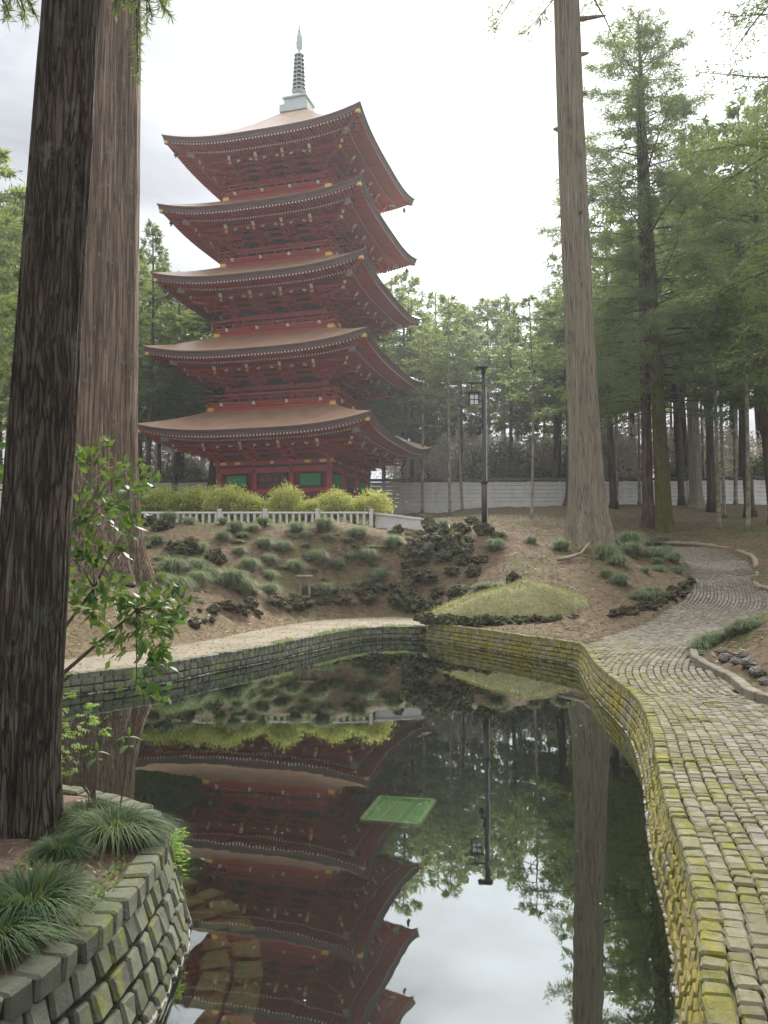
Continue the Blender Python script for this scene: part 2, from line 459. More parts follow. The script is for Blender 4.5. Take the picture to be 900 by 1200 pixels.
for a in [(130, 15.8, .95), (130, 19, 1.62), (60, 22, 2.2), (230, 19, .95), (230, 22, 1.85), (230, 24.2, 2.65), (300, 20.5, .75), (300, 22.5, 1.5), (300, 24.3, 2.45), (300, 25.2, 2.98), (300, 28, 3.08), (300, 33, 3.5), (300, 41, 3.95), (400, 23.6, .8), (400, 24.7, 1.75), (400, 25.4, 2.92), (400, 28, 3.08), (400, 33, 3.5), (400, 41, 4.0), (180, 18, 1.05), (180, 21, 1.8), (180, 24, 2.7), (180, 25.4, 3.0), (180, 28, 3.1), (180, 33, 3.5), (180, 41, 4.0), (60, 36, 3.6), (60, 27, 2.9),
          (470, 24.3, .8), (470, 25.3, 2.3), (470, 26.6, 3.0), (470, 28.5, 3.1), (490, 26.4, 2.5), (500, 27.3, 2.95), (540, 26.6, 2.75), (568, 26.5, 3.05), (450, 27, 3.0), (500, 33, 3.4), (570, 32, 3.35), (500, 38, 3.75), (470, 44, 4.2), (440, 48, 4.3),
          (610, 21, 1.25), (600, 24, 1.95), (640, 27, 2.5), (690, 27, 2.5), (690, 24, 1.95), (720, 21.5, 1.35), (760, 21.5, 1.2), (740, 24, 1.75), (760, 27, 2.25), (700, 31, 2.85), (640, 33, 3.2), (620, 40, 3.9), (700, 40, 3.75), (700, 50, 4.95), (700, 59, 6.2), (560, 50, 4.85), (560, 59, 6.0), (480, 59, 5.8), (820, 46, 4.3), (820, 59, 6.2), (900, 59, 6.1),
          (760, 40, 3.45), (840, 40, 3.55), (890, 38, 3.5), (880, 34, 2.9), (930, 31, 2.9), (910, 26, 2.0), (960, 24, 2.2),
          (875, 12.6, .80), (900, 13.4, .95), (860, 13.6, .62), (940, 12, 1.2), (900, 10.4, .72)]: ct(*a)
for p in ((716, 744), (762, 727), (797, 706), (809, 692), (808, 678), (885, 676), (905, 694), (850, 705), (840, 690), (830, 720), (900, 724), (852, 737), (822, 751), (811, 764), (780, 755), (740, 765)):
    CT.append(Gp(*p))
for x, y, z in ((11.1, 30, 1.85), (13.8, 31, 1.95), (12, 33.2, 2.15), (10.4, 35.6, 2.45), (12, 38.2, 2.65), (8, 38, 2.9), (15.5, 21.2, .92), (12.5, 28, 1.65), (12.5, 35.5, 2.4)): CT.append((x, y, z))
for g in ((819, 778), (860, 799), (900, 823)):
    q = G(g[0], g[1], .41); CT.append((q[0], q[1], .41))
PX, PY, PYAW, PZ = -5.82, 53.0, R(28.82) + R(45), 4.3     # pagoda
for k in range(8):
    for r_ in (6, 11):
        CT.append((PX + r_ * math.cos(k * .785), PY + r_ * math.sin(k * .785), PZ - .05))
for x in (-60, -25, 0, 25, 60): CT.append((x, 75, 6.4)); CT.append((x, 130, 7.5)); CT.append((x, 260, 9))
CT = np.array(CT)
_D = np.hypot(CT[:, 0][:, None] - CT[:, 0][None], CT[:, 1][:, None] - CT[:, 1][None])
_A = -np.sqrt(_D ** 2 + .3 ** 2) + np.eye(len(CT)) * .15
_mean = CT[:, 2].mean()
_n = len(CT)
_K = np.zeros((_n + 1, _n + 1)); _K[:_n, :_n] = _A; _K[_n, :_n] = 1; _K[:_n, _n] = 1
_sol = np.linalg.solve(_K, np.append(CT[:, 2], 0))
def H(x, y):
    x = np.asarray(x, float); y = np.asarray(y, float); s = np.full(x.shape, _sol[_n])
    w = np.clip(sdist(x, y, lpath) / 1.1, 0, 1); w = w * w * (3 - 2 * w)
    for k in range(_n):
        s = s - _sol[k] * np.sqrt((x - CT[k, 0]) ** 2 + (y - CT[k, 1]) ** 2 + .09)
    return ZL + (s - ZL) * w
def h(x, y): return float(H(np.array([x]), np.array([y]))[0])

def axis(a, b, st, lo, hi, g=1.16):
    m = list(np.arange(a, b, st)); s = st; v = a
    L = []
    while v > lo: s *= g; v -= s; L.append(v)
    s = st; v = m[-1]; U = []
    while v < hi: s *= g; v += s; U.append(v)
    return np.array(L[::-1] + m + U)
xs = axis(-13, 15, .16, -110, 110); ys = axis(.5, 46, .16, -25, 150)
GX, GY = np.meshgrid(xs, ys)
GZ = H(GX, GY)
dp = sdist(GX, GY, pond); dl = sdist(GX, GY, lpath); dr = sdist(GX, GY, rpath)
free = np.clip(np.minimum(dl, np.minimum(dr, dp)) / .8, 0, 1)
def rough_ground(x, y): return (fbm(x * .55, y * .55, 3, 3) - .45) * .30 + (fbm(x * 2.2, y * 2.2, 9, 4) - .47) * .20
GZ += free * rough_ground(GX, GY)
GZ -= np.where(dl < .05, .10, 0) + np.where(dr < .05, .10, 0)
GZ = np.where(dp < .30, np.where(dp < 0.12, -.9, GZ - .12), GZ)
ny, nx = GX.shape
idx = np.arange(ny * nx).reshape(ny, nx)
F = np.stack([idx[:-1, :-1], idx[:-1, 1:], idx[1:, 1:], idx[1:, :-1]], -1).reshape(-1, 4)
mi = (dp[:-1, :-1].ravel() < -.1).astype(np.int32)
ground = ob('ground', mesh('ground', np.stack([GX, GY, GZ], -1), F, [M_soil, M_mud], True, mi), kind='structure')
def hg(x, y):
    """height of the soil surface, unevenness included"""
    x = np.atleast_1d(np.asarray(x, float)); y = np.atleast_1d(np.asarray(y, float))
    f = np.clip(np.minimum(sdist(x, y, lpath), np.minimum(sdist(x, y, rpath), sdist(x, y, pond))) / .8, 0, 1)
    return H(x, y) + f * rough_ground(x, y)
def hg1(x, y): return float(hg(x, y)[0])

def sheet(name, poly, zf, m, **k):
    """paved sheet: triangulated polygon following the land"""
    bm = bmesh.new()
    vs = [bm.verts.new((p[0], p[1], 0)) for p in poly]
    f = bm.faces.new(vs)
    bmesh.ops.triangulate(bm, faces=[f])
    for _ in range(9):
        le = [e for e in bm.edges if e.calc_length() > .7]
        if not le: break
        bmesh.ops.subdivide_edges(bm, edges=le, cuts=1)
        bmesh.ops.triangulate(bm, faces=bm.faces[:])
    bmesh.ops.recalc_face_normals(bm, faces=bm.faces[:])
    V = np.array([v.co for v in bm.verts])
    z = zf(V[:, 0], V[:, 1])
    for v, q in zip(bm.verts, z): v.co.z = q
    if sum(f.normal.z for f in bm.faces) < 0: bmesh.ops.reverse_faces(bm, faces=bm.faces[:])
    me = bpy.data.meshes.new(name); bm.to_mesh(me); bm.free(); me.materials.append(m)
    return ob(name, me, **k)
stone_path = sheet('stone_path', rpath, lambda x, y: H(x, y) - .028, M_jointmoss, kind='structure')
gravel_path = sheet('gravel_path', lpath, lambda x, y: H(x, y) + .004, M_gravel, kind='structure')

# ------------------------------------------------------------------ water
def watermat():
    m, t, p = newmat('still_pond_water')
    t.nodes.remove(p)
    v = coords(t, True)
    n = noise(t, nd(t, 'ShaderNodeMapping', {0: v, 'Scale': (1, .6, 1)}).outputs[0], 2.2, 3, .5)
    nb = bump(t, n, .05, .02)
    fr = nd(t, 'ShaderNodeFresnel', {'IOR': 1.45, 'Normal': nb}).outputs[0]
    fac = mrange(t, fr, 0, 1, .36, 1.0, False)
    gl = nd(t, 'ShaderNodeBsdfGlossy', {'Color': col((.89, .94, .93)), 'Roughness': .012, 'Normal': nb})
    tr = nd(t, 'ShaderNodeBsdfTransparent', {'Color': col((.70, .72, .52))})
    ms = nd(t, 'ShaderNodeMixShader', {0: fac, 1: tr.outputs[0], 2: gl.outputs[0]})
    t.links.new(ms.outputs[0], t.nodes['Material Output'].inputs[0])
    return m
M_water = watermat()
wx = [-10.5, 5.5]; wy = [-.3, 20.6]
ob('pond_water', mesh('pond_water', [(wx[0], wy[0], 0), (wx[1], wy[0], 0), (wx[1], wy[1], 0), (wx[0], wy[1], 0)], [(0, 1, 2, 3)], M_water), kind='structure')

# ------------------------------------------------------------------ setts and wall stones
def stone_variants(n, sx_, sy_, sz_, jit, bev, seed):
    out = []; q = random.Random(seed)
    for k in range(n):
        b = MB(); b.box((0, 0, 0), (sx_, sy_, sz_), bev=bev)
        cn = {}
        V = []
        for p in b.v:
            key = (p[0] > 0, p[1] > 0, p[2] > 0)
            if key not in cn: cn[key] = Vector((q.uniform(-jit, jit), q.uniform(-jit, jit), q.uniform(-jit, jit) * .6))
            V.append(Vector(p) + cn[key])
        out.append((np.array([tuple(p) for p in V]), b.f))
    return out
SV = stone_variants(8, .1, .1, .1, .006, .011, 4)
def join_stones(items, variants):
    V = []; F = []; b = 0
    for k, Mx in items:
        v, f = variants[k]
        A = np.array(Mx)
        V.append(v @ A[:3, :3].T + A[:3, 3])
        F += [tuple(i + b for i in q) for q in f]; b += len(v)
    return np.concatenate(V), F
def flatmesh(name, vf, mat):
    return mesh(name, vf[0], vf[1], mat, False)
def TRS(loc, rz, sc, rx=0, ry=0):
    return Matrix.LocRotScale(Vector(loc), Euler((rx, ry, rz)), Vector(sc))
def in_view(x, y, z, m=60):
    yy = y * math.cos(PITCH) + (z - CAMH) * math.sin(PITCH)
    if yy < .3: return False
    zz = -y * math.sin(PITCH) + (z - CAMH) * math.cos(PITCH)
    u = 450 + FPX * x / yy; v = 600 - FPX * zz / yy
    return -m < u < 900 + m and -m < v < 1200 + m
settme = {}
def sett_mesh(k, mat):
    if (k, mat.name) not in settme: settme[(k, mat.name)] = flatmesh('sett', SV[k], mat)
    return settme[(k, mat.name)]
# columns of setts run along the path, following a guide line
off = []
for i in range(4, len(CR) - 4):
    if CR[i][1] > 11.2: break
    d = CR[i + 4] - CR[i - 4]; d /= np.linalg.norm(d); off.append(CR[i] + np.array([d[1], -d[0]]) * .0)
guide = smoothline([(.22, -.2)] + [tuple(p) for p in off[::14] if .5 < p[1] < 9.8] + [(3.35, 11.4), (4.6, 14.0), (6.4, 16.6), (9.2, 19.2), (11.2, 23.6), (12.6, 28.6), (12.7, 33), (11.2, 36.4), (8.2, 38.2)], .1)
gd = np.gradient(guide, axis=0); gd /= np.linalg.norm(gd, axis=1)[:, None]
gn = np.stack([gd[:, 1], -gd[:, 0]], 1)
L = np.arange(len(guide)) * .1
q = random.Random(11)
cand = []
for d_ in np.arange(-4.028, 7.0, .09):
    s = q.uniform(0, .1)
    while s < L[-1]:
        w = q.uniform(.070, .100)
        i = min(int(s * 10), len(guide) - 2)
        Y_ = guide[i][1]
        k = 1.0 if Y_ < 12 else 1.5
        w *= k
        cand.append((s + w / 2, d_, w, k)); s += w + .008
cand = np.array(cand)
ci = np.clip((cand[:, 0] * 10).astype(int), 0, len(guide) - 1)
cxy = guide[ci] + gd[ci] * (cand[:, 0] - ci * .1)[:, None] + gn[ci] * cand[:, 1][:, None]
inside = (sdist(cxy[:, 0], cxy[:, 1], rpath) < -.05)
de = np.full(len(cxy), 9.); CRs = CR[::2]
for p in CRs: de = np.minimum(de, np.hypot(cxy[:, 0] - p[0], cxy[:, 1] - p[1]))
inside &= de > .08
# curvature: drop columns on the inside of a bend that would crowd
dgd = np.gradient(np.unwrap(np.arctan2(gd[:, 1], gd[:, 0]))) / .1
squeeze = 1 + dgd[ci] * cand[:, 1]
inside &= squeeze > .35
zz = H(cxy[:, 0], cxy[:, 1])
sel = []; 
for i in np.nonzero(inside)[0]:
    x, y = cxy[i]; z = zz[i]
    if not in_view(x, y, z, 520): continue
    sel.append(i)
sel.sort(key=lambda i: cxy[i][0] ** 2 + cxy[i][1] ** 2)
nind = 0; joined = {0: [], 1: []}
edge_items = []
for i in sel:
    x, y = cxy[i]; a = math.atan2(gd[ci[i]][1], gd[ci[i]][0])
    k = cand[i][3]; w = cand[i][2]
    lat = .84
    Mx = TRS((x, y, zz[i] - .035 + q.uniform(-.004, .005)), a + q.uniform(-.03, .03), (w / .1, lat * squeeze[i] if squeeze[i] < 1 else lat * min(squeeze[i], 1.15), 1), q.uniform(-.03, .03), q.uniform(-.03, .03))
    mossy = q.random() < math.exp(-(de[i] - .15) / .65) * 1.1
    v = q.randrange(8)
    if nind < 270 and in_view(x, y, zz[i], 8) and y < 7:
        o = ob('sett', sett_mesh(v, M_settmoss if mossy else M_sett), stone_path); o.matrix_local = Mx; nind += 1
    else: joined[int(mossy)].append((v, Mx))
for k, mt in ((0, M_sett), (1, M_settmoss)):
    if joined[k]: ob('setts', flatmesh('setts', join_stones(joined[k], SV), mt), stone_path, kind='stuff')

def stone_wall(name, curve, ztop, label, mat, inward, batter=.1, zbot=-.34, w=.13, hc=.115, capw=.15, ncap=1, individual=lambda x, y, z: False, cap_mat=None, seed=1, capz=.012, rj=1., core=True, mort=None):
    """battered wall of setts along a curve; inward = +1 if water lies to the left of the curve's direction"""
    q = random.Random(seed)
    t = thing(name, label, 'wall')
    d = np.gradient(curve, axis=0); d /= np.linalg.norm(d, axis=1)[:, None]
    nrm = np.stack([-d[:, 1], d[:, 0]], 1) * inward
    cl = np.concatenate([[0], np.cumsum(np.linalg.norm(np.diff(curve, axis=0), axis=1))])
    def at(s):
        x = np.interp(s, cl, curve[:, 0]); y = np.interp(s, cl, curve[:, 1])
        i = min(int(np.searchsorted(cl, s)), len(cl) - 1)
        return x, y, nrm[i], d[i]
    if core:
        V = []; F = []
        cc_ = curve[::3]; nn_ = nrm[::3]
        prof = [(.02, zbot - .6), (-.035, ztop - .03), (-.30, ztop - .075), (-.3, zbot - .6)]
        for p, n_ in zip(cc_, nn_):
            for o_, z in prof:
                b_ = batter * (ztop - z) / max(ztop, .1) if o_ > -.2 else 0
                V.append((p[0] + n_[0] * (o_ + b_), p[1] + n_[1] * (o_ + b_), z))
        m4 = len(prof)
        for i in range(len(cc_) - 1):
            for k in range(3): 
                a = i * m4 + k; f = (a, a + m4, a + m4 + 1, a + 1)
                F.append(f if inward > 0 else f[::-1])
        ob('mortar_core', mesh('core', V, F, mort or M_joint), t)
    items = []; objs = 0
    rows = int((ztop - zbot) / hc)
    for r in range(-ncap, rows):
        s = q.uniform(0, w)
        while s < cl[-1]:
            ww = w * q.uniform(.8, 1.2) if r >= 0 else w * q.uniform(.85, 1.15)
            x, y, n_, d_ = at(s + ww / 2)
            a = math.atan2(d_[1], d_[0])
            if r >= 0:
                z = ztop - .055 - (r + .5) * hc
                b_ = batter * (ztop - z) / max(ztop, .1) - .045
                px_, py_ = x + n_[0] * b_, y + n_[1] * b_
                sc = ((ww - .012) / .1, 1.2, (hc - .012) / .1)
                Mx = TRS((px_, py_, z + q.uniform(-.006, .006)), a + q.uniform(-.04, .04) * rj, sc, inward * math.atan(batter / max(ztop, .2)) + q.uniform(-.03, .03) * rj, q.uniform(-.05, .05) * rj)
            else:
                z = ztop - .035 + capz
                o_ = -(capw / 2 + (-r - 1) * (capw + .008)) + .03
                px_, py_ = x + n_[0] * o_, y + n_[1] * o_
                sc = ((ww - .010) / .1, capw / .1, .95)
                Mx = TRS((px_, py_, z + q.uniform(-.007, .007)), a + q.uniform(-.03, .03), sc, q.uniform(-.05, .05), q.uniform(-.04, .04))
            s += ww
            if not in_view(px_, py_, z, 520): continue
            v = q.randrange(8); mt = (cap_mat or mat) if r < 0 else mat
            if individual(px_, py_, z) and objs < 290 and in_view(px_, py_, z, 5):
                o = ob('stone', sett_mesh(v, mt), t); o.matrix_local = Mx; objs += 1
            else: items.append((v, Mx, mt))
    for mt in {i[2].name: i[2] for i in items}.values():
        ob('stones', flatmesh('stones', join_stones([(a, b) for a, b, c_ in items if c_ is mt], SV), mt), t, kind='stuff')
    return t
stone_wall('pond_wall', CR, ZR, 'moss covered sett wall holding the paved path above the pond', M_wallmoss, 1, .10, w=.10, hc=.085, capw=.092, individual=lambda x, y, z: y < 4.6 and z > -.02, cap_mat=M_capmoss, rj=.35, seed=3, mort=M_jointmoss)
stone_wall('pond_wall', CL, ZL, 'low curved grey sett wall below the gravel path', M_wallgrey, 1, .07, w=.17, hc=.11, capw=.17, cap_mat=M_wallgrey, seed=5, individual=lambda x, y, z: z > 0 and x < -2.2)
# the near bank with its curved wall
isl = smoothline([(-4.2, 1.0), (-2.9, 1.35), (-2.0, 1.8), (-1.5, 2.25), (-1.24, 2.62), (-1.13, 2.95), (-1.08, 3.3), (-1.07, 3.65), (-1.09, 4.0), (-1.18, 4.35), (-1.40, 4.68), (-1.8, 4.95), (-2.4, 5.15), (-3.2, 5.25), (-4.2, 5.2), (-5.2, 5.0)], .05)
ZI = .45
stone_wall('pond_wall', isl, ZI, 'chunky curved sett wall round the planted bank with the dark trunk', M_wallgrey, -1, .13, w=.125, hc=.115, capw=.115, individual=lambda x, y, z: z > -.05, cap_mat=M_wallgrey, seed=8, capz=.02)

# ------------------------------------------------------------------ pagoda
M_red = simple('vermilion_timber', (.33, .032, .016), (.44, .050, .024), 5, .5, .1, .01)
M_reddk = simple('dark_red_timber', (.15, .020, .015), (.22, .032, .022), 5, .55, .1, .01)
M_recess = simple('shade_darkened_boards', (.035, .010, .008), (.07, .017, .013), 5, .6, .1, .01)  # upper storey walls: shade of the recess behind the railings painted into the colour
M_black = simple('black_lacquer', (.010, .010, .011), (.022, .02, .02), 5, .35)
M_white = simple('white_paint', (.68, .66, .62), (.80, .78, .74), 8, .6)
M_gold = simple('gilt_metal', (.62, .36, .06), (.78, .50, .12), 9, .32, metallic=.75)
M_green = simple('green_painted_slats', (.014, .24, .07), (.025, .30, .10), 12, .5)
M_bronze = simple('verdigris_bronze', (.40, .46, .45), (.55, .60, .58), 6, .55, metallic=.3)
M_belldk = simple('dark_bronze', (.04, .05, .05), (.08, .09, .085), 6, .5, metallic=.5)
M_stone = simple('pale_granite', (.42, .40, .36), (.58, .55, .50), 6, .8, .2, .01)
M_soffit = simple('shade_darkened_soffit', (.085, .015, .012), (.13, .022, .016), 5, .55, .1, .01)  # red darkened, the shade under the eaves put into the colour
def roofmat():
    m, t, p = newmat('copper_roofing')
    g = nd(t, 'ShaderNodeTexCoord').outputs['Object']
    v = nd(t, 'ShaderNodeMapping', {0: g, 'Scale': (1, 1, 1)}).outputs[0]
    f = noise(t, v, 1.3, 6, .6); k = noise(t, nd(t, 'ShaderNodeMapping', {0: g, 'Scale': (1, 1, 30)}).outputs[0], 2.2, 4, .7)
    c = ramp(t, f, [(.3, (.30, .175, .105)), (.55, (.40, .245, .150)), (.8, (.45, .305, .21))])
    c = mix(t, mrange(t, k, .4, .7, 0, .35), c, (.27, .155, .11))
    setp(p, t, Base_Color=c, Roughness=.42, Specular_IOR_Level=.6, Normal=bump(t, k, .25, .02))
    return m
M_roof = roofmat()
M_fascia = simple('weathered_copper_edge', (.125, .075, .072), (.18, .115, .11), 3, .55, .15, .01, sc=(1, 1, 14))
pag = thing('pagoda', 'five storey red timber pagoda with upturned copper roofs and green windows', 'pagoda', (PX, PY, 0), (0, 0, PYAW - R(90)))
# local frame: x to the right along each face, outward is -y; four faces by quarter turns
W5 = [14.74, 14.13, 13.53, 13.15, 12.85]; H5 = [10.24, 15.05, 19.69, 24.11, 28.58]
BW = [None, 8.48, 8.0, 7.5, 7.3]; BZ = [None, 11.34, 16.14, 20.75, 25.15]
BODY = [7.4, 6.5, 6.05, 5.65, 5.4]
UP = .62
QT = [Matrix.Rotation(k * math.pi / 2, 4, 'Z') for k in range(4)]
def lift(s, dist):
    """upturn of the eaves; s = -1..1 along the side, dist = metres in from the edge"""
    return UP * abs(s) ** 3.2 * max(0, 1 - dist / 4.2) ** 1.5
def roof(i):
    e = W5[i] / 2; ze = H5[i] - UP
    if i < 4: r, zr = BW[i + 1] / 2 - .15, BZ[i + 1] + .06
    else: r, zr = .75, 32.35
    NS, NTT = 28, 12
    V = []; F = []; mi = []
    def grid(fn, m, flip=False, nt=NTT):
        b = len(V)
        for j in range(nt + 1):
            for k in range(NS + 1): V.append(fn(-1 + 2 * k / NS, j / nt))
        for j in range(nt):
            for k in range(NS):
                a = b + j * (NS + 1) + k; f = (a, a + 1, a + NS + 2, a + NS + 1)
                F.append(f[::-1] if flip else f); mi.append(m)
    for Q in QT:
        def top(s, t):
            m_ = e + (r - e) * t
            pr = t * (.80 + .20 * t) if i < 4 else t * (.62 + .38 * t)
            z = ze + (zr - ze) * pr + lift(s, e - m_)
            bow = .10 * (abs(s) ** 4) * (1 - t)
            return Q @ Vector((s * (m_ + bow), -(m_ + bow), z))
        def edge(s, t):
            bow = .10 * (abs(s) ** 4)
            k = [(0, 0), (.0, -.09), (.05, -.10), (.09, -.33)][t]
            m_ = e + bow - k[0]
            return Q @ Vector((s * m_, -m_, ze + lift(s, k[0]) + k[1]))
        grid(top, 0)
        b = len(V)
        for t in range(4):
            for k in range(NS + 1): V.append(edge(-1 + 2 * k / NS, t))
        for t in range(3):
            for k in range(NS):
                a = b + t * (NS + 1) + k
                F.append((a + NS + 1, a + NS + 2, a + 1, a)); mi.append(1)
        def sof1(s, t):                       # boards above the flying rafters
            dd = .09 + t * 1.35; bow = .10 * abs(s) ** 4 * (1 - t)
            m_ = e - dd + bow
            return Q @ Vector((s * m_, -m_, ze - .33 + t * .13 + lift(s, dd)))
        def sof2(s, t):                       # boards above the base rafters
            dd = 1.44 + t * (e - 1.44 - BODY[i] / 2 + .1); m_ = e - dd
            return Q @ Vector((s * m_, -m_, ze - .20 + t * .52 + lift(s, dd)))
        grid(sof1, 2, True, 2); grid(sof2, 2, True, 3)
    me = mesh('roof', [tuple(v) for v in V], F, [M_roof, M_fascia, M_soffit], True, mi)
    o = ob('roof', me, pag)
    # rafters: two tiers, each end painted white
    raf = MB(); tip = MB()
    n = int(W5[i] / .215)
    for Q in QT:
        for k in range(n):
            s = (k + .5) / n * 2 - 1
            m0 = e - .14; m1 = e - 1.25
            x0 = s * (e - .22); 
            if abs(x0) < m0 - .05:
                d1 = min(1.25, max(.25, e - abs(x0) - .15)); z0 = ze - .40 + lift(s, .14); z1 = ze - .40 + (d1 - .14) * .1 + lift(s, d1)
                raf.bar((x0, -m0, z0), (x0, -(e - d1), z1), .10, .11, 0, Q)
                tip.bar((x0, -m0 - .012, z0), (x0, -m0 + .006, z0), .085, .095, 0, Q)
            m2 = e - 1.12; x2 = s * (m2 - .1)
            d0 = 1.12; d1 = min(e - BODY[i] / 2, max(1.3, e - abs(x2) - .12))
            z0 = ze - .485 + lift(s, d0); z1 = ze - .485 + (d1 - d0) * .155 + lift(s, d1)
            raf.bar((x2, -m2, z0), (x2, -(e - d1), z1), .105, .12, 0, Q)
            tip.bar((x2, -m2 - .012, z0), (x2, -m2 + .006, z0), .09, .10, 0, Q)
        # the eave boards that tie the rafter ends together
        for dd, zz_, w_, h_ in ((.20, -.325, .12, .06), (1.18, -.385, .14, .09)):
            P = []
            for k in range(25):
                s = -1 + 2 * k / 24; m_ = e - dd
                P.append((s * m_, -m_, ze + zz_ + lift(s, dd)))
            for a, b in zip(P[:-1], P[1:]): raf.bar(a, b, w_, h_, 0, Q)
        # hip rafters
        c0 = e - .10; c1 = BODY[i] / 2
        raf.bar((-c0, -c0, ze - .40 + lift(1, .1)), (-c0 + 1.4, -c0 + 1.4, ze - .38 + lift(1, 1.3)), .20, .26, 0, Q)
        raf.bar((-c0 + 1.2, -c0 + 1.2, ze - .55 + lift(1, 1.2)), (-c1, -c1, ze + .0), .22, .28, 0, Q)
    ob('rafters', raf.me('rafters', M_red), o, kind='stuff')
    ob('white_rafter_ends', tip.me('rafter_ends', M_white), o, kind='stuff')
    for Q in QT:
        c0 = e - .12
        g = MB(); g.box((-c0, -c0, ze - .40 + lift(1, .1)), (.24, .24, .27), 0, Q, bev=.02)
        ob('hip_end_cap', g.me('hip_cap', M_gold), o); g = MB()
        g.bar((-c0 + .95, -c0 + .95, ze - .60 + lift(1, 1.0)), (-c0 + 1.25, -c0 + 1.25, ze - .58 + lift(1, 1.2)), .26, .30, 0, Q)
        ob('bronze_hip_cap', g.me('hip_cap', M_bronze), o)
        bl = MB(); p = Q @ Vector((-c0 + .42, -c0 + .42, ze - .62 + lift(1, .5)))
        bl.tube([p, p - Vector((0, 0, .16))], .012, 6)
        bl.lathe([(.03, -.16), (.075, -.20), (.10, -.34), (.13, -.40), (.0, -.40)], 12, 0, p)
        bl.bar(p - Vector((0, 0, .38)), p - Vector((0, 0, .56)), .10, .012)
        ob('wind_bell', bl.me('bell', M_belldk, True), o)
    return o
def bracket(corner=False):
    """stepped bracket set, origin on the wall plane at its foot, growing outwards to -y"""
    b = MB()
    def arms(M):
        for k in range(3):
            d = .42 * (k + 1); z = .22 + k * .30
            b.bar((0, .1, z), (0, -d - .14, z), .15, .17, 0, M)
            b.bar((-.52, -d + .0, z + .18), (.52, -d + .0, z + .18), .13, .15, 0, M)
            for x in (-.44, 0, .44): b.box((x, -d, z + .29), (.19, .19, .12), 0, M)
        b.bar((0, .1, 1.06), (0, -2.02, .78), .14, .19, 0, M)          # slanting tail
        b.bar((0, -2.0, .782), (0, -2.05, .776), .15, .20, 2, M)        # gilt end
        b.bar((-.55, -1.72, 1.03), (.55, -1.72, 1.03), .12, .15, 0, M)
        b.bar((0, .1, 1.34), (0, -2.15, 1.14), .13, .17, 0, M)
        b.bar((0, -2.12, 1.145), (0, -2.19, 1.10), .17, .34, 1, M)      # white nose
    b.box((0, -.02, .1), (.36, .36, .2), 0)
    b.bar((-.62, -.06, .30), (.62, -.06, .30), .13, .17, 0); b.bar((-.8, -.06, .62), (.8, -.06, .62), .13, .17, 0)
    arms(Matrix())
    if corner:
        arms(Matrix.Rotation(-math.pi / 2, 4, 'Z'))
        b_M = Matrix.Rotation(-math.pi / 4, 4, 'Z')
        for k in range(3):
            d = .59 * (k + 1); z = .22 + k * .30
            b.bar((0, .1, z), (0, -d - .16, z), .16, .18, 0, b_M); b.box((0, -d, z + .2), (.22, .22, .14), 0, b_M)
        b.bar((0, .1, 1.0), (0, -2.75, .84), .17, .22, 0, b_M); b.bar((0, -2.72, .842), (0, -2.79, .838), .18, .23, 2, b_M)
        b.bar((0, .1, 1.34), (0, -2.95, 1.22), .16, .20, 0, b_M); b.bar((0, -2.92, 1.222), (0, -2.99, 1.2), .15, .24, 1, b_M)
    return b.me('bracket_set', [M_red, M_white, M_gold])
BR, BC = bracket(), bracket(True)
def arch():
    """frog-leg strut between the brackets: dark arch with white-tipped shoulders"""
    b = MB(); n = 10
    for k in range(n):
        t0, t1 = math.pi * (.08 + .84 * k / n), math.pi * (.08 + .84 * (k + 1) / n)
        b.bar((-.62 * math.cos(t0), -1.8, .58 + .24 * math.sin(t0)), (-.62 * math.cos(t1), -1.8, .58 + .24 * math.sin(t1)), .06, .10, 1 if k in (1, 2, 7, 8) else 0)
    b.box((0, -1.8, .68), (.30, .05, .2), 0)
    return b.me('arched_strut', [M_reddk, M_white])
AR = arch()
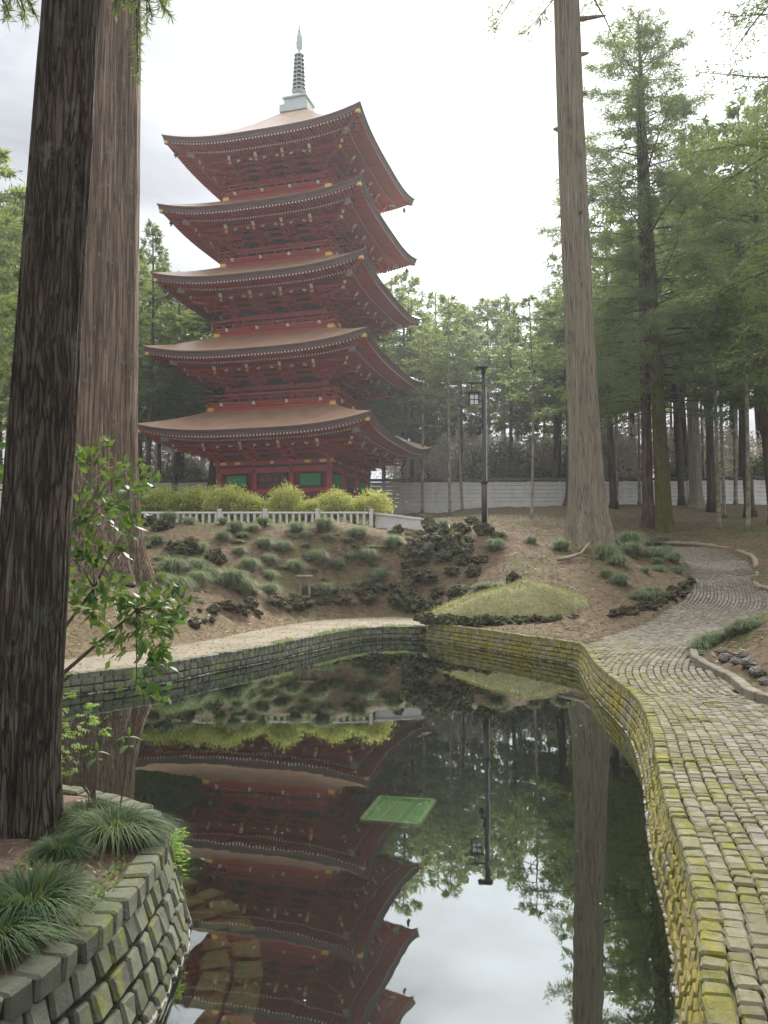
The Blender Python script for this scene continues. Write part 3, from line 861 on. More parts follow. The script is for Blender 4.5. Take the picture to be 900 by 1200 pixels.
def storey(i):
    bw = BODY[i] / 2; ze = H5[i] - UP
    z0 = PZ + .35 if i == 0 else BZ[i] + .25
    zb = ze - 1.45                                   # foot of the brackets
    m = MB()
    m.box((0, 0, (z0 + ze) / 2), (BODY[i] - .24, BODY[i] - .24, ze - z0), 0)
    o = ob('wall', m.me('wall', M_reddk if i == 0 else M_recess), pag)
    cols = [-bw, -bw / 3, bw / 3, bw]
    for f, Q in enumerate(QT):
        for k, x in enumerate(cols):
            if k < 3:
                c = MB(); c.tube([(x, -bw, z0), (x, -bw, zb)], .19 if i == 0 else .17, 12, 0, True, Q)
                ob('pillar', c.me('pillar', M_red, False), o)
            if 0 < k < 3:
                b = ob('bracket_set', BR, o); b.matrix_local = Q @ Matrix.Translation((x, -bw, zb)) @ Matrix.Diagonal((1, 1, .72, 1))
        b = ob('corner_bracket_set', BC, o); b.matrix_local = Q @ Matrix.Translation((-bw, -bw, zb)) @ Matrix.Diagonal((1, 1, .72, 1))
        for x in ((cols[0] + cols[1]) / 2, 0, (cols[2] + cols[3]) / 2):
            a = ob('arched_strut', AR, o); a.matrix_local = Q @ Matrix.Translation((x, -bw, zb - .02))
        n = MB()                                     # tie beams, purlins
        L = bw + .28
        n.box((0, -bw - .03, zb - .13), (2 * L, .32, .26), 0, Q); n.box((0, -bw - .09, zb - .30), (2 * bw, .18, .06), 1, Q)
        n.box((0, -bw - .02, zb - .50), (2 * bw + .3, .26, .20), 0, Q)
        for d_, zq in ((.45, .44), (.87, .66), (1.29, .84)): n.box((0, -bw - d_, zb + zq), (2 * bw + 2 * d_ + .3, .14, .16), 0, Q)
        n.box((0, -bw - 1.76, zb + .87), (2 * bw + 3.3, .17, .15), 0, Q)
        for x in cols + [(cols[1] + cols[2]) / 2]:
            n.box((x, -bw - .185, zb - .50), (.10, .06, .10), 2, Q)
        ob('beams', n.me('beams', [M_red, M_black, M_white if i else M_black]), o)
        if i == 0:
            for x, w in ((-bw - .02, .9), (bw + .02, .9), (-bw + 1.35, .42), (bw - 1.35, .42), (0, .25)):
                g = MB(); g.box((x if abs(x) < bw else x - math.copysign(w / 2 - .3, x), -bw - .2, zb - .12), (w, .03, .17), 0, Q, bev=.01)
                ob('gilt_fitting', g.me('gilt_fitting', M_gold), o)
            zt, zbm = 7.34, 6.5
            for x in ((cols[0] + cols[1]) / 2, (cols[2] + cols[3]) / 2):
                w = MB(); W_ = 1.46
                w.box((x, -bw - .02, (zt + zbm) / 2), (W_, .10, zt - zbm), 0, Q)
                wo_ = ob('window', w.me('window', M_black), o)
                sl_ = MB()
                for k in range(17):
                    xx = x - W_ / 2 + .07 + (k + .5) * (W_ - .14) / 17
                    sl_.box((xx, -bw - .085, (zt + zbm) / 2), (.072, .05, zt - zbm - .14), 0, Q)
                ob('green_slats', sl_.me('slats', M_green), wo_, kind='stuff')
            n = MB(); n.box((0, -bw - .06, zbm - .22), (2 * bw + .2, .22, .22), 0, Q); n.box((0, -bw - .06, zt + .17), (2 * bw + .2, .22, .20), 0, Q)
            n.box((0, -bw - .06, z0 + .16), (2 * bw + .2, .26, .3), 0, Q)
            for x in (-bw, -bw / 3, bw / 3, bw): n.box((x, -bw - .19, zt + .17), (.13, .05, .13), 1, Q); n.box((x, -bw - .19, zbm - .22), (.13, .05, .13), 1, Q)
            ob('tie_rails', n.me('rails', [M_red, M_black]), o)
            d = MB(); d.box((0, -bw - .02, (zt + 5.0) / 2), (1.92, .12, zt - 5.0), 0, Q)
            do = ob('door', d.me('door', M_black), o)
            for sx_ in (-.72, -.24, .24, .72):
                for z_ in (7.0, 6.56, 6.12, 5.6):
                    p = MB(); p.box((sx_, -bw - .095, z_), (.36, .04, .30), 0, Q, bev=.02); ob('door_panel', p.me('door_panel', M_reddk), do)
    return o
def balcony(i):
    hw = BW[i] / 2; z = BZ[i]
    fl = MB(); fl.box((0, 0, z + .30), (2 * hw + .12, 2 * hw + .12, .12)); fl.box((0, 0, z + .10), (2 * hw - .06, 2 * hw - .06, .36))
    o = ob('balcony', fl.me('balcony', M_red), pag)
    xs_ = [-hw * .78, -hw * .26, hw * .26, hw * .78]
    for Q in QT:
        r = MB()
        r.bar((-hw - .30, -hw, z + .98), (hw + .30, -hw, z + .98), .10, .10, 0, Q)
        r.bar((-hw - .24, -hw, z + .76), (hw + .24, -hw, z + .76), .07, .06, 0, Q)
        r.bar((-hw - .28, -hw, z + .46), (hw + .28, -hw, z + .46), .12, .12, 0, Q)
        for k in range(13):
            x = -hw + 2 * hw * k / 12
            r.bar((x, -hw, z + .40), (x, -hw, z + (.93 if k % 3 == 0 else .76)), .08, .08, 0, Q)
        ob('railing', r.me('railing', M_red), o)
        for x in xs_:
            w = MB(); w.box((x, -hw - .10, z + .40), (.13, .10, .20), 0, Q); w.box((x + .07, -hw - .11, z + .35), (.10, .08, .10), 0, Q)
            ob('joist_end', w.me('joist_end', M_white), o)
        g = MB(); g.box((-hw + .15, -hw + .15, z + .12), (.42, .42, .24), 0, Q, bev=.02)
        ob('gilt_corner_plate', g.me('corner_plate', M_gold), o)
    return o
for i in range(5):
    storey(i); roof(i)
    if i: balcony(i)
# finial
f = MB()
f.box((0, 0, 32.45), (2.0, 2.0, .5)); f.box((0, 0, 32.95), (1.55, 1.55, .55), bev=.05); f.box((0, 0, 33.26), (1.75, 1.75, .1))
f.lathe([(.62, 33.3), (.6, 33.5), (.42, 33.72), (.2, 33.8), (.46, 33.95), (.5, 34.02), (.15, 34.1), (.09, 34.1), (.07, 38.5)], 20)
fin = ob('finial', f.me('finial', M_bronze, False), pag)
for k in range(9):
    z = 34.22 + k * .295; r0 = .45 - k * .015
    b = MB(); b.lathe([(r0, -.05), (r0 + .03, 0), (r0, .05), (r0 - .09, .05), (r0 - .09, -.05), (r0, -.05)], 20, 0, (0, 0, z))
    for a in range(4): b.bar((0, 0, z), (r0 * math.cos(a * math.pi / 2), r0 * math.sin(a * math.pi / 2), z), .06, .07)
    for a in range(8): b.tube([(r0 * math.cos(a * .785), r0 * math.sin(a * .785), z - .05), (r0 * math.cos(a * .785), r0 * math.sin(a * .785), z - .17)], [.02, .045], 6)
    ob('ring', b.me('ring', M_bronze), fin)
b = MB()
for a in range(4):
    c_, s_ = math.cos(a * math.pi / 2 + .4), math.sin(a * math.pi / 2 + .4)
    P = [(.05, 36.95), (.20, 37.1), (.22, 37.5), (.18, 37.95), (.09, 38.25), (.05, 38.2)]
    V = [(r * c_ + s_ * .015, r * s_ - c_ * .015, z) for r, z in P] + [(r * c_ - s_ * .015, r * s_ + c_ * .015, z) for r, z in P]
    n = len(P); b.add(V, [tuple(range(n)), tuple(range(2 * n - 1, n - 1, -1))] + [(k, k + n, (k + 1) % n + n, (k + 1) % n) for k in range(n)])
ob('flame_ornament', b.me('flame', M_bronze), fin)
b = MB(); b.lathe([(.05, 38.2), (.10, 38.30), (.11, 38.40), (.06, 38.48), (.09, 38.56), (.07, 38.66), (.0, 38.97)], 14)
ob('jewel', b.me('jewel', M_bronze, True), fin)
# plinth
b = MB(); b.box((0, 0, PZ + .12), (10.6, 10.6, .5), bev=.04); b.box((0, 0, PZ - .2), (12.0, 12.0, .5), bev=.04)
ob('plinth', b.me('plinth', M_stone), pag)

# ------------------------------------------------------------------ where things stand
def march(px, py, y0=5., y1=75.):
    """the spot on the ground that the photograph shows at (px, py)"""
    d = ray(px, py); ys_ = np.arange(y0, y1, .1)
    xs_ = d.x / d.y * ys_; zs = CAMH + d.z / d.y * ys_
    g = hg(xs_, ys_); k = np.nonzero(zs <= g)[0]
    k = k[0] if len(k) else len(ys_) - 1
    return Vector((xs_[k], ys_[k], g[k]))

# ------------------------------------------------------------------ soil of the near bank
M_bank = simple('dark_bank_soil', (.050, .030, .020), (.15, .092, .062), 12, .95, .9, .03, True, detail=10)
bx_, by_ = np.meshgrid(np.arange(-5.6, -.8, .06), np.arange(.7, 6.3, .06))
bp = [tuple(p) for p in isl[::4]]
bd_ = sdist(bx_, by_, bp)
def bank_h(x, y, d): return ZI - .005 + np.clip(-d / .9, 0, 1) * .17 + (fbm(x * 3, y * 3, 21, 4) - .47) * .09 * np.clip(-d / .25, 0, 1)
bz_ = bank_h(bx_, by_, bd_)
ny, nx = bx_.shape; ix = np.arange(ny * nx).reshape(ny, nx)
F = np.stack([ix[:-1, :-1], ix[:-1, 1:], ix[1:, 1:], ix[1:, :-1]], -1).reshape(-1, 4)
keep = (bd_.ravel()[F] < -.015).all(1)
ob('bank', mesh('bank', np.stack([bx_, by_, bz_], -1), F[keep], M_bank, True), kind='structure')
def hb(x, y):
    x = np.array([x]); y = np.array([y]); return float(bank_h(x, y, sdist(x, y, bp))[0])
def march_bank(px, py):
    d = ray(px, py)
    for Y in np.arange(1.5, 6.5, .03):
        if CAMH + d.z / d.y * Y <= hb(d.x / d.y * Y, Y): break
    return Vector((d.x / d.y * Y, Y, hb(d.x / d.y * Y, Y)))
# submerged footing of the near bank: flat stones under the water
ft = thing('submerged_footing', 'curved band of flat stones under the water beside the bank wall', 'stones')
q = random.Random(5)
d = np.gradient(isl, axis=0); d /= np.linalg.norm(d, axis=1)[:, None]
SV2 = stone_variants(4, .1, .1, .1, .012, .008, 14)
M_under = settmat('submerged_stone', [(.2, (.16, .14, .07)), (.5, (.32, .30, .17)), (.85, (.46, .44, .28))], .45, ((.09, .08, .02), (.22, .19, .05)))
M_um = [flatmesh('footing_stone', v, M_under) for v in SV2]
for row in range(2):
    k = 36
    while k < len(isl) - 50:
        st = q.randint(3, 4)
        p = isl[k + st // 2]; dd = d[k + st // 2]; n_ = np.array([dd[1], -dd[0]])
        c_ = p + n_ * (.27 + .155 * row)
        o = ob('stone', q.choice(M_um), ft); o.matrix_local = TRS((c_[0], c_[1], -.13 - .015 * row), math.atan2(dd[1], dd[0]) + q.uniform(-.08, .08), (st * .05 / .1 - .22, 1.36, .6))
        k += st
# green mat lying just under the surface
gm = thing('pond_mat', 'pale green rectangular mat lying under the pond surface', 'mat')
M_mat = simple('green_mesh_mat', (.36, .64, .40), (.44, .72, .47), 30, .8)
M_matrim = simple('pale_green_rim', (.62, .88, .66), (.70, .92, .72), 8, .7)
c4 = [Vector((*G(a, b, -.10), -.10)) for a, b in ((424, 963), (491, 968), (509, 940), (446, 936))]
b = MB(); b.add(c4 + [p - Vector((0, 0, .02)) for p in c4], [(0, 1, 2, 3), (7, 6, 5, 4), (0, 4, 5, 1), (1, 5, 6, 2), (2, 6, 7, 3), (3, 7, 4, 0)])
ob('panel', b.me('panel', M_mat), gm)
b = MB()
for k in range(4): b.bar(c4[k] + Vector((0, 0, .012)), c4[(k + 1) % 4] + Vector((0, 0, .012)), .035, .02)
ob('rim', b.me('rim', M_matrim), gm)
# overflow pipe in the path wall
b = MB(); p = Vector((*G(766, 960, .02), .035))
b.tube([p + Vector((.14, 0, .01)), p + Vector((-.03, -.01, -.01))], .042, 14); b.tube([p + Vector((-.03, -.01, -.01)), p + Vector((-.045, -.01, -.012))], .05, 14)
t = thing('drain_pipe', 'short grey pipe poking from the mossy wall at the waterline', 'pipe')
ob('pipe', b.me('pipe', simple('grey_plastic', (.22, .23, .25), (.30, .31, .33), 8, .5), True), t)

# ------------------------------------------------------------------ boundary wall
M_wallw = simple('whitewashed_concrete', (.60, .57, .53), (.78, .75, .70), 1.6, .85, .15, .01, True, detail=9)
M_capd = simple('dark_wall_coping', (.06, .055, .05), (.11, .10, .09), 3, .8, .2, .01, True)
WY = 60.0
bw_ = thing('boundary_wall', 'long white panelled wall with dark coping behind the tree trunks', 'wall')
px_ = -30.0; k = 0
pan = MB()
for j in range(6): pan.box((1.2, 0, .16 + j * .30), (2.28, .10, .272), bev=.012)
pan.box((1.2, .03, -.6), (2.4, .2, 1.46), bev=.012)
PAN = pan.me('wall_panel', M_wallw)
pst = MB(); pst.box((0, 0, .9), (.16, .2, 1.86), bev=.015); PST = pst.me('wall_post', M_wallw)
cpm = MB(); cpm.box((1.2, 0, 1.93), (2.42, .34, .12), bev=.02); cpm.box((1.2, 0, 2.02), (2.42, .18, .08), bev=.02); CPM = cpm.me('wall_coping', M_capd)
while px_ < 42:
    z = h(px_ + 1.2, WY) - .08; z = 6.05 + max(0, min(1, (px_ + 5) / 30)) * .15
    yy = WY + (0 if px_ < 20 else -(px_ - 20) * .06)
    ob('wall_post', PST, bw_, (px_, yy, z)); ob('wall_panel', PAN, bw_, (px_, yy, z)); ob('wall_coping', CPM, bw_, (px_, yy, z))
    px_ += 2.4

# ------------------------------------------------------------------ white balustrade, ramp parapet
M_bal = simple('pale_cast_stone', (.55, .54, .50), (.70, .68, .64), 5, .8, .2, .01)
fz = 3.13
bal = thing('balustrade', 'low white stone balustrade below the yellow hedge', 'balustrade')
fx0, fx1, FY = -8.9, -.48, 28.0
b = MB(); b.box((0, 0, .23), (.09, .09, .40), bev=.012); BAL = b.me('baluster', M_bal)
b = MB(); b.box((0, 0, .26), (.135, .135, .58), bev=.012); b.box((0, 0, .57), (.16, .16, .05), bev=.012); POS = b.me('post', M_bal)
def fz_at(x): return fz
x = fx0
while x <= fx1 - .12:
    ob('baluster', BAL, bal, (x + .1, FY, fz)); x += .225
for x in (fx0 - .12, -5.75, -4.17, -2.33, fx1 + .03): ob('post', POS, bal, (x, FY, fz))
xx = [fx0 - .12, -5.75, -4.17, -2.33, fx1 + .03]
for a, b_ in zip(xx[:-1], xx[1:]):
    b = MB(); b.box(((a + b_) / 2, FY, fz + .46), (b_ - a - .17, .13, .07), bev=.012); ob('top_rail', b.me('rail', M_bal), bal)
    b = MB(); b.box(((a + b_) / 2, FY, fz - .10), (b_ - a - .17, .16, .26), bev=.012); ob('base_rail', b.me('rail', M_bal), bal)
b = MB()
A0, A1 = AT(440, 602, 28.15), AT(493, 609, 27.2)
V = []
for p in (A0, A1):
    for dy in (0, .18):
        V += [(p.x, p.y + dy, p.z), (p.x, p.y + dy, p.z - .75)]
b.add(V, [(0, 1, 5, 4), (2, 6, 7, 3), (0, 4, 6, 2), (4, 5, 7, 6), (0, 2, 3, 1)])
t = thing('ramp_parapet', 'plain pale concrete parapet sloping down beside the balustrade', 'parapet')
ob('slab', b.me('slab', M_bal), t)
b = MB(); b.bar(A0 + Vector((-.03, .09, .025)), A1 + Vector((.06, .09, .025)), .26, .06); ob('coping', b.me('coping', M_bal), t)

# ------------------------------------------------------------------ lamp post
M_post = simple('dark_brown_metal', (.022, .016, .016), (.04, .03, .028), 6, .4, metallic=.4)
M_lamp = simple('frosted_lamp_glass', (.62, .64, .66), (.72, .74, .76), 3, .4)
lb = Vector(AT(568, 611, 26.5)); lz = h(lb.x, 26.5) - .25
top = AT(567, 432, 26.5).z
lp = thing('lamp_post', 'tall dark lamp post with hanging lantern and cameras behind black rocks', 'lamp post', (lb.x, 26.5, lz), (0, 0, 0), .8)
Ht = (top - lz) / .8
b = MB(); b.tube([(0, 0, 0), (0, 0, 2.2)], .13, 12); b.tube([(0, 0, 2.2), (0, 0, 2.25), (0, 0, Ht)], [.12, .09, .085], 12); ob('pole', b.me('pole', M_post, True), lp)
b = MB(); b.tube([(0, 0, 2.16), (0, 0, 2.26)], .145, 12); ob('collar', b.me('collar', M_post), lp)
b = MB(); b.box((-.1, 0, Ht + .04), (.54, .34, .11), bev=.03); b.box((-.28, -.08, Ht - .04), (.15, .15, .14), bev=.03); ob('floodlight', b.me('floodlight', M_post), lp)
b = MB(); b.bar((0, 0, Ht - .62), (-.62, 0, Ht - .62), .06, .08); b.bar((-.5, 0, Ht - .6), (-.5, 0, Ht - 1.1), .04, .04); ob('arm', b.me('arm', M_post), lp)
lx, lzz = -.42, Ht - 1.32
b = MB(); b.box((lx, 0, lzz), (.36, .36, .48), bev=.01); lg = ob('lantern', b.me('lantern', M_lamp), lp)
b = MB(); b.box((lx, 0, lzz + .28), (.52, .52, .07), bev=.02); b.box((lx, 0, lzz + .345), (.3, .3, .07), bev=.02); ob('lantern_roof', b.me('lroof', M_post), lg)
b = MB()
for sx_ in (-1, 1):
    for sy_ in (-1, 1): b.bar((lx + sx_ * .185, sy_ * .185, lzz - .26), (lx + sx_ * .185, sy_ * .185, lzz + .25), .04, .04)
for z in (-.24, -.02, .2):
    for s_ in (-1, 1):
        b.bar((lx - .185, s_ * .188, lzz + z), (lx + .185, s_ * .188, lzz + z), .03, .03); b.bar((lx + s_ * .188, -.185, lzz + z), (lx + s_ * .188, .185, lzz + z), .03, .03)
for s_ in (-1, 1): b.bar((lx, s_ * .19, lzz - .25), (lx, s_ * .19, lzz + .25), .03, .03)
ob('lantern_frame', b.me('lframe', M_post), lg)
b = MB(); b.tube([(-.1, -.12, Ht - 2.35), (-.22, -.2, Ht - 2.55)], .09, 10); b.tube([(-.12, -.1, Ht - 2.15), (-.12, -.1, Ht - 2.4)], .07, 10); b.lathe([(.0, -.14), (.11, -.08), (.12, .04), (.06, .1)], 12, 0, (-.24, -.2, Ht - 2.72))
b.bar((0, 0, Ht - 2.4), (-.2, -.15, Ht - 2.4), .06, .06)
ob('security_camera', b.me('scam', M_post), lp)
b = MB(); b.tube([(.09, -.06, .1), (.09, -.06, Ht - .8)], .03, 6); ob('cable_conduit', b.me('conduit', simple('pale_conduit', (.35, .33, .32), (.45, .43, .42), 6, .6)), lp)

# small wooden stand on the slope
p = march(357, 700); s_ = p.y / FPX
M_oldwood = simple('grey_weathered_wood', (.16, .12, .085), (.34, .27, .20), 5, .85, .4, .01, sc=(1, 1, .2))
t = thing('wooden_stand', 'little weathered wooden stand with plank top on the soil slope', 'stand', p, (0, 0, .25))
for sx_ in (-1, 1):
    b = MB(); b.box((sx_ * .13, 0, .22), (.07, .07, .66), bev=.008); ob('leg', b.me('leg', M_oldwood), t)
b = MB(); b.box((0, 0, .57), (.46, .26, .06), bev=.01); ob('plank_top', b.me('top', M_oldwood), t)
b = MB(); b.box((0, .02, .08), (.2, .03, .34), bev=.008); ob('backboard', b.me('backb', simple('dark_board', (.03, .025, .02), (.06, .05, .04), 5, .9)), t)

# ------------------------------------------------------------------ kerbs
M_log = simple('weathered_log', (.17, .125, .085), (.33, .26, .18), 6, .9, .5, .02)
def on_path(px, py):
    g = Gp(px, py); return Vector(g)
pts = [Vector((9.0, 39.6, h(9, 39.6) + .03)), Vector((12.2, 38.6, h(12.2, 38.6) + .04)), Vector((13.9, 35.2, h(13.9, 35.2) + .04)), Vector((14.1, 31, h(14.1, 31) + .04))] + [on_path(a, b) + Vector((.15, .1, .05)) for a, b in ((884, 675), (906, 694))] + [Vector((16.0, 21, h(16, 21) + .05))]
cv = smoothline([tuple(p) for p in pts], .35)
b = MB(); b.tube([tuple(p) for p in cv], [.10 + .015 * math.sin(k * 1.7) for k in range(len(cv))], 8)
t = thing('log_edging', 'long thin log edging on the outer bend of the stone path', 'edging')
ob('log', b.me('log', M_log, True), t)
kc = smoothline([Gp(a, b_) for a, b_ in ((812, 760), (813, 769), (820, 778), (860, 799), (900, 823))] + [(4.7, 7.2, .4), (5.3, 5.4, .4), (5.55, 3.2, .4)], .05)
t = thing('bed_kerb', 'low stone kerb round the planted bed beside the path', 'kerb')
k = 0; q = random.Random(3)
while k < len(kc) - 7:
    n_ = q.randint(5, 8); n_ = min(n_, len(kc) - 1 - k)
    a, c_ = kc[k], kc[k + n_]; m_ = (a + c_) / 2; dd = c_ - a
    o = ob('stone', sett_mesh(q.randrange(8), M_sett), t); o.matrix_local = TRS((m_[0], m_[1], m_[2] + .02), math.atan2(dd[1], dd[0]) + q.uniform(-.03, .03), (np.linalg.norm(dd) / .1 - .08, 1.15, 1.25), q.uniform(-.05, .05))
    k += n_

# ------------------------------------------------------------------ rocks
def rockmat(name, c1, c2, moss, mc=((.045, .055, .014), (.13, .135, .035))):
    m, t, p = newmat(name)
    v = coords(t); g = nd(t, 'ShaderNodeNewGeometry')
    f = noise(t, v, 3.2, 9, .72); vo = nd(t, 'ShaderNodeTexVoronoi', {'Vector': v, 'Scale': 7.0}).outputs['Distance']
    c = ramp(t, f, [(.3, c1), (.7, c2)])
    up = nd(t, 'ShaderNodeSeparateXYZ', {0: g.outputs['Normal']}).outputs['Z']
    a = nd(t, 'ShaderNodeMath', {0: up, 1: .5, 2: noise(t, v, 2.4, 6, .7)}, operation='MULTIPLY_ADD').outputs[0]
    c = mix(t, mrange(t, a, 1.0 - moss * .5, 1.15 - moss * .5, 0, .85), c, ramp(t, noise(t, v, 12, 4, .7), [(.35, mc[0]), (.65, mc[1])]))
    hh = nd(t, 'ShaderNodeMath', {0: f, 1: vo}, operation='ADD').outputs[0]
    setp(p, t, Base_Color=c, Roughness=.95, Specular_IOR_Level=.2, Normal=bump(t, hh, .9, .12))
    return m
M_lava = rockmat('black_lava_rock', (.026, .023, .020), (.19, .165, .135), .9)
M_clod = rockmat('dark_earthy_rock', (.06, .045, .034), (.17, .13, .098), .55)
M_bedst = rockmat('pale_bed_stone', (.24, .20, .165), (.42, .37, .32), .1)
def rock_mesh(seed, mat, sub=3, amp=.45):
    q = random.Random(seed); bm = bmesh.new(); bmesh.ops.create_icosphere(bm, subdivisions=sub, radius=.5)
    from mathutils import noise as mn
    o = Vector((q.uniform(0, 90), q.uniform(0, 90), q.uniform(0, 90)))
    for v in bm.verts:
        d_ = v.co.normalized()
        r = 1 + amp * 1.2 * mn.noise(d_ * 1.4 + o) + amp * .8 * mn.cell(d_ * 2.3 + o) * .5 - amp * .7 * abs(mn.noise(d_ * 5.3 + o * 2)) + amp * .3 * mn.noise(d_ * 12 + o)
        v.co = d_ * .5 * r
        if v.co.z < -.22: v.co.z = -.22 + (v.co.z + .22) * .3
    me = bpy.data.meshes.new('rock'); bm.to_mesh(me); bm.free(); me.materials.append(mat)
    return me
LAVA = [rock_mesh(20 + k, M_lava, 4, .5) for k in range(5)]; CLOD = [rock_mesh(40 + k, M_clod) for k in range(4)]; BEDS = [rock_mesh(60 + k, M_bedst, 3, .22) for k in range(3)]
q = random.Random(77)
def rock(px, py, wpx, pool, label, group, flat=.75, sink=.1, name='rock'):
    p = march(px, py); s_ = wpx * p.y / FPX
    t = thing(name, label, 'rock', p + Vector((0, 0, s_ * (.2 - sink))), (q.uniform(-.2, .2), q.uniform(-.2, .2), q.uniform(0, 6.3)), (s_ * q.uniform(.85, 1.1), s_ * q.uniform(.85, 1.1), s_ * flat * q.uniform(.85, 1.2)), group, q.choice(pool))
    return t
for x, y, w in ((125, 80, 55), (305, 80, 70), (345, 112, 74), (150, 165, 120), (220, 172, 100), (95, 212, 95), (180, 125, 85), (330, 222, 62), (270, 225, 56), (305, 270, 60), (225, 270, 60), (130, 292, 80), (75, 300, 66), (55, 350, 70), (90, 392, 88), (150, 400, 70), (25, 380, 66), (230, 358, 55), (455, 292, 44), (270, 190, 66), (55, 250, 56), (255, 110, 66), (110, 140, 70), (200, 215, 60), (390, 130, 46), (20, 105, 50), (170, 345, 50), (285, 150, 60)):
    rock(460 + x / 3.214, 590 + y / 3.214, w / 3.214 * q.uniform(.7, 1.2), LAVA, 'craggy black lava rock piled at the foot of the lamp post', 'lava rocks below the lamp post', .9)
for x, y, w in ((90, 135, 60), (150, 200, 80), (128, 190, 55), (225, 222, 52), (60, 125, 45), (240, 225, 40), (870, 310, 50)):
    rock(150 + x / 2.25, 560 + y / 2.25, w / 2.25, LAVA, 'dark mossy rock among grass tufts on the slope by the giant trunk', 'rocks on the slope by the giant trunk')
for k in range(46):
    t_ = k / 45; x = 150 + t_ * 330 + q.uniform(-5, 5); y = 745 - 28 * t_ - 18 * math.sin(t_ * 1.5) + q.uniform(-15, 1)
    rock(x, min(y, np.interp(x, [100, 224, 300, 380, 460, 500], [764, 749, 734, 722, 718, 718])), q.uniform(9, 24), CLOD, 'lumpy dark earthy stone lining the foot of the slope above the gravel path', 'stones along the foot of the slope', .6, .12, 'stone')
for x, y in ((225, 540), (262, 533), (300, 526), (340, 515), (375, 506), (410, 494), (440, 480), (470, 466), (500, 448), (527, 428), (548, 408), (562, 392), (440, 455), (480, 438), (390, 480)):
    rock(660 + x / 3.75, 580 + y / 3.75 - 1.5, q.uniform(11, 19), CLOD, 'mossy dark stone edging the soil knoll beside the paved path', 'stones edging the soil knoll', .7, .08, 'stone')
for x, y, w in ((800, 385, 34), (825, 392, 30), (855, 404, 40), (876, 424, 40), (840, 376, 28), (790, 366, 28), (893, 440, 34), (815, 374, 24)):
    rock(450 + x / 2, 580 + y / 2 + 3, w / 2, BEDS, 'rounded pale stone lying in the planted bed beside the kerb', 'stones in the planted bed', .7, .02, 'stone')

# turf mound on the spur
mc_ = Vector((*G(612, 733, .42), .40)); mc_.y += 1.3; mc_.z += .1; mc_.x += .12
M_turf = simple('mossy_turf', (.14, .125, .05), (.27, .245, .115), 7, .95, .8, .04, True, detail=9)
tm = thing('turf_mound', 'low mound of yellow green turf on the spur above the pond', 'mound', mc_)
NU, NV = 72, 16; V = [(0, 0, .83)]; F = []
for j in range(1, NV + 1):
    r = j / NV
    for k in range(NU):
        a = 2 * math.pi * k / NU
        wob = 1 + .06 * math.sin(3 * a + 1) + .04 * math.sin(7 * a)
        x, y = 2.35 * r * wob * math.cos(a) + .0, 1.35 * r * wob * math.sin(a)
        z = .83 * (1 - r ** 1.7) * (1 + .1 * math.cos(a)) + .05 * float(fbm(np.array(x * 2.5), np.array(y * 2.5), 33, 3)) - (.15 if j == NV else 0)
        V.append((x, y, z))
for k in range(NU): F.append((0, 1 + k, 1 + (k + 1) % NU))
for j in range(NV - 1):
    for k in range(NU): F.append((1 + j * NU + k, 1 + (j + 1) * NU + k, 1 + (j + 1) * NU + (k + 1) % NU, 1 + j * NU + (k + 1) % NU))
ob('turf', mesh('turf', V, F, M_turf, True), tm)
TURFV = np.array(V) + np.array(mc_)
for k in range(18):
    a = math.pi * (1.03 + .94 * k / 17)
    s_ = q.uniform(.26, .42)
    thing('stone', 'black rough stone edging the front of the turf mound', 'rock', mc_ + Vector((2.4 * math.cos(a), 1.42 * math.sin(a), .0)), (0, 0, q.uniform(0, 6)), (s_ * 1.2, s_, s_ * .85), 'stones edging the turf mound', q.choice(LAVA))

# ------------------------------------------------------------------ foliage
M_sugi = leafmat('cedar_foliage', [(.1, (.030, .058, .022)), (.45, (.066, .115, .044)), (.75, (.115, .170, .062)), (1, (.17, .22, .085))], .45)
M_sugilt = leafmat('light_cedar_foliage', [(.1, (.055, .092, .026)), (.45, (.11, .165, .05)), (.75, (.17, .225, .072)), (1, (.23, .28, .10))], .5)
M_dark = leafmat('dark_evergreen_foliage', [(.1, (.020, .042, .017)), (.5, (.044, .082, .032)), (.85, (.078, .122, .045)), (1, (.11, .15, .055))], .4)
M_blue = leafmat('blue_green_foliage', [(.1, (.032, .066, .034)), (.5, (.068, .120, .060)), (.85, (.115, .175, .088)), (1, (.16, .22, .11))], .45)
M_hedge = leafmat('yellow_green_hedge_leaves', [(.05, (.15, .18, .035)), (.4, (.29, .32, .065)), (.7, (.43, .44, .11)), (1, (.55, .50, .20))], .4, big=.9)
M_cherry = leafmat('pale_blossom', [(.1, (.55, .45, .43)), (.5, (.72, .63, .60)), (1, (.85, .79, .77))], .5)
M_tuft = leafmat('tuft_grass', [(.1, (.070, .095, .050)), (.45, (.145, .185, .105)), (.75, (.225, .270, .155)), (1, (.32, .345, .22))], .3, .7, .15, big=1.5)
M_tuftdry = leafmat('straw_grass', [(.1, (.22, .15, .06)), (.5, (.40, .30, .14)), (1, (.55, .44, .24))], .2, big=1.5)
M_tuftfg = leafmat('lush_tuft_grass', [(.1, (.014, .028, .012)), (.45, (.030, .056, .025)), (.75, (.058, .092, .042)), (1, (.13, .16, .08))], .2, .7, .1, big=3)
M_ever = leafmat('glossy_evergreen_leaf', [(.1, (.010, .034, .010)), (.5, (.022, .068, .017)), (.8, (.045, .115, .026)), (1, (.09, .17, .04))], .25, .5, .15)
M_bright = leafmat('fresh_green_leaf', [(.1, (.085, .20, .022)), (.5, (.17, .34, .04)), (1, (.30, .46, .07))], .5)
M_grass = leafmat('short_grass', [(.1, (.055, .085, .02)), (.5, (.115, .165, .04)), (1, (.22, .26, .08))], .3, big=.8)
